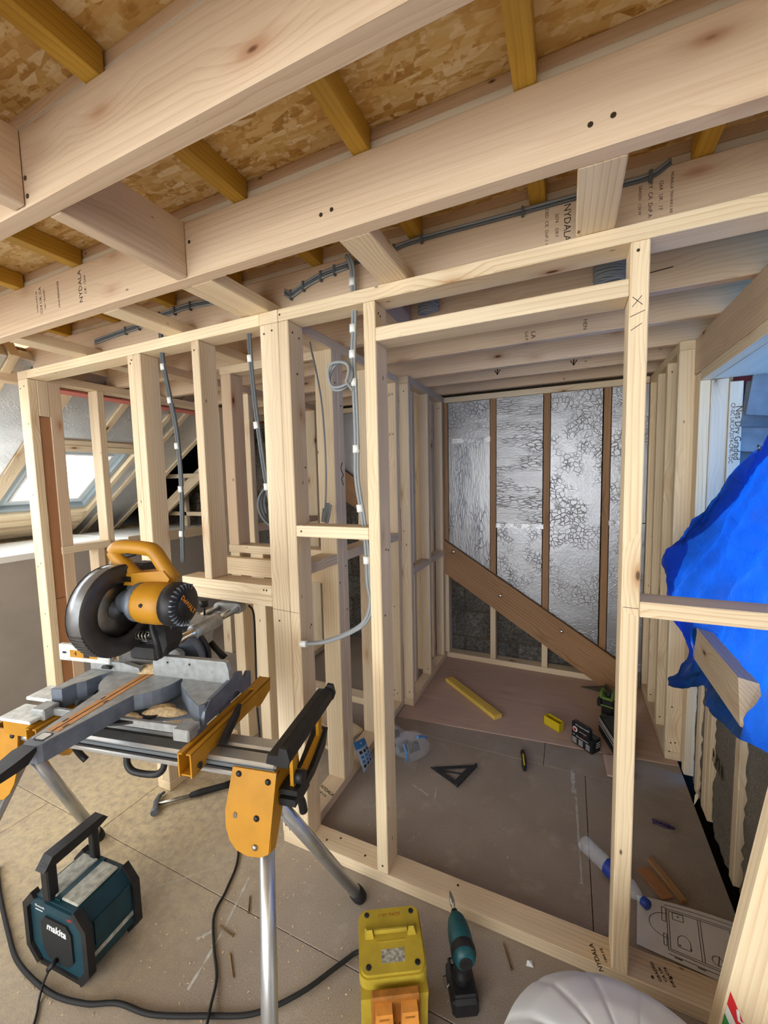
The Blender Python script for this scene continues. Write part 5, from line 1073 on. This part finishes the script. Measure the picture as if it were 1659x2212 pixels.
# ---- loose screws on the floor
SCR = plain('screw_brass', lin('#8a6e42'), .35, .8)
def screw(p, q, label):
    p = Vector((p[0], p[1], .003)); q = Vector((q[0], q[1], .003)); d = q-p
    o = MB().tube([Vector((0, 0, 0)), d*.04, d*.06, d*.92, d], [.0042, .0042, .0022, .0020, .0004], 8).build('loose_screw', SCR, None); o.location = p; tag(o, label, 'screw', 'loose screws on the floor')
screw((-1.025, .995), (-1.065, 1.045), 'loose screw on the floor, farthest of the three behind the front stand leg'); screw((-1.02, .917), (-1.09, .922), 'loose screw on the floor, middle of the three behind the front stand leg'); screw((-.99, .872), (-.93, .826), 'loose screw on the floor, nearest of the three behind the front stand leg'); screw((-.14, 1.195), (-.175, 1.262), 'loose screw on the floor just in front of the bottom plate')
WCH = plain('white_plastic_chip', lin('#dfe4e6'), .5); o = MB().add([(0, 0, .001), (.022, .004, .001), (.016, .02, .004), (.002, .014, .006), (.01, .01, .009)], [(0, 1, 4), (1, 2, 4), (2, 3, 4), (3, 0, 4), (0, 3, 2, 1)]).build('plastic_chip', WCH, None); o.location = (-.10, 1.225, 0); tag(o, 'small white plastic chip lying in front of the bottom plate', 'scrap')
o = MB().tube([(.545, 2.15, .03), (.56, 2.18, .05), (.575, 2.205, .06), (.58, 2.22, .05)], [.001, .008, .006, .001], 5).build('wood_splinter', REVEAL['y'], None); tag(o, 'pale torn wood splinter at the foot of the dormer wall', 'scrap')
# chips of sawdust and shavings
def chips(name, n, area, seed, s0, s1, mat):
    r = random.Random(seed); m = MB()
    for _ in range(n):
        x = r.gauss(area[0], area[2]); y = r.gauss(area[1], area[3]); s = r.uniform(s0, s1); a = r.uniform(0, 6.3); c, d = math.cos(a)*s, math.sin(a)*s; z = .0008
        if (1.275 < y < 1.385 and x > -1.1) or y > 3.2 or x > .54 or (y > 1.35 and x < -1.1) or (abs(x+1.462) < .17 and abs(y-.7) < .13) or (abs(x+.44) < .13 and abs(y-.945) < .13): continue
        m.add([(x-c, y-d, z), (x+d*.4, y-c*.4, z+s*.25), (x+c, y+d, z), (x-d*.4, y+c*.4, z+s*.35)], [(0, 1, 2), (0, 2, 3), (0, 3, 1), (1, 3, 2)])
    o = m.build(name, mat, None); tag(o, 'scattered pale sawdust and wood chips over the chipboard floor', 'sawdust', kind='stuff'); return o
chips('sawdust_chips', 900, (-1.3, .95, .5, .35), 11, .0015, .006, SAWD); chips('sawdust_chips', 260, (-.5, 1.9, .4, .45), 12, .0012, .004, PAINT)
# ---- white wrapped sack and leaning board in the foreground
SACK = plain('white_sack', lin('#d3d8de'), .55, 0, .35, 6, .05, .2)
def sack(a, b):
    th = a*2*math.pi; prof = [(0.0, .455), (.05, .455), (.12, .445), (.18, .42), (.225, .375), (.245, .31), (.25, .2), (.245, .08), (.22, .0)]
    q = b*(len(prof)-1); i = min(int(q), len(prof)-2); f = q-i; r = prof[i][0]*(1-f)+prof[i+1][0]*f; z = prof[i][1]*(1-f)+prof[i+1][1]*f
    cr = .005*(1-abs(math.sin(th*6.5+.9*math.sin(b*3))))**6*min(1, b*4); k = 1+.012*math.sin(th*3)
    return (r*k*math.cos(th+.25*b), r*k*math.sin(th+.25*b), max(0, z-cr))
o = MB().grid(sack, 180, 40, closed_u=True).build('white_sack', SACK, None); o.location = (.125, .735, 0.0); o.scale = (1.04, 1.04, 1.06); tag(o, 'white plastic wrapped round sack in the foreground at the bottom edge', 'sack')
lb = empty('leaning_board', (.281, 1.03, .0), 0, (math.radians(2.5), math.radians(6.4), 0)); tag(lb, 'pale timber board with a red and green label leaning at the right edge', 'board')
MB().box(0, .22, 0, .044, .012, 1.0, .003).build('board', PINE['z'], lb)
GRL = plain('label_green', lin('#2c8a3a'), .5); RDL = plain('label_red', lin('#c8202a'), .5)
MB().prism([(.004, .435), (.060, .33), (.060, .30), (.004, .40)], 'y', -.0012, -.0002).build('label_red_band', RDL, lb); MB().prism([(.004, .40), (.060, .30), (.060, .20), (.004, .20)], 'y', -.0010, -.0002).build('label_white_ground', TXT, lb); MB().prism([(.004, .375), (.030, .325), (.030, .25), (.004, .25)], 'y', -.0014, -.0002).build('label_green_band', GRL, lb); text('FSC', .03, TXT, lb, frame((.034, -.0016, .352), (.48, 0, -.87), (.87, 0, .48)), 'label_lettering') if False else MB().tube([(.022, -.0015, .40), (.028, -.0015, .375), (.036, -.0015, .372), (.038, -.0015, .35), (.046, -.0015, .345)], .003, 5).build('label_mark', TXT, lb)
# boards lying inside the cupboard
stick('floor_plank', (-1.75, 2.25), (-1.15, 2.02), .14, .02, PINE['x'], 'loose plank on the floor inside the cupboard frame, farther of two', 'plank'); stick('floor_plank', (-1.72, 2.05), (-1.2, 1.9), .10, .02, PINE['x'], 'loose plank on the floor inside the cupboard frame, nearer of two', 'plank')
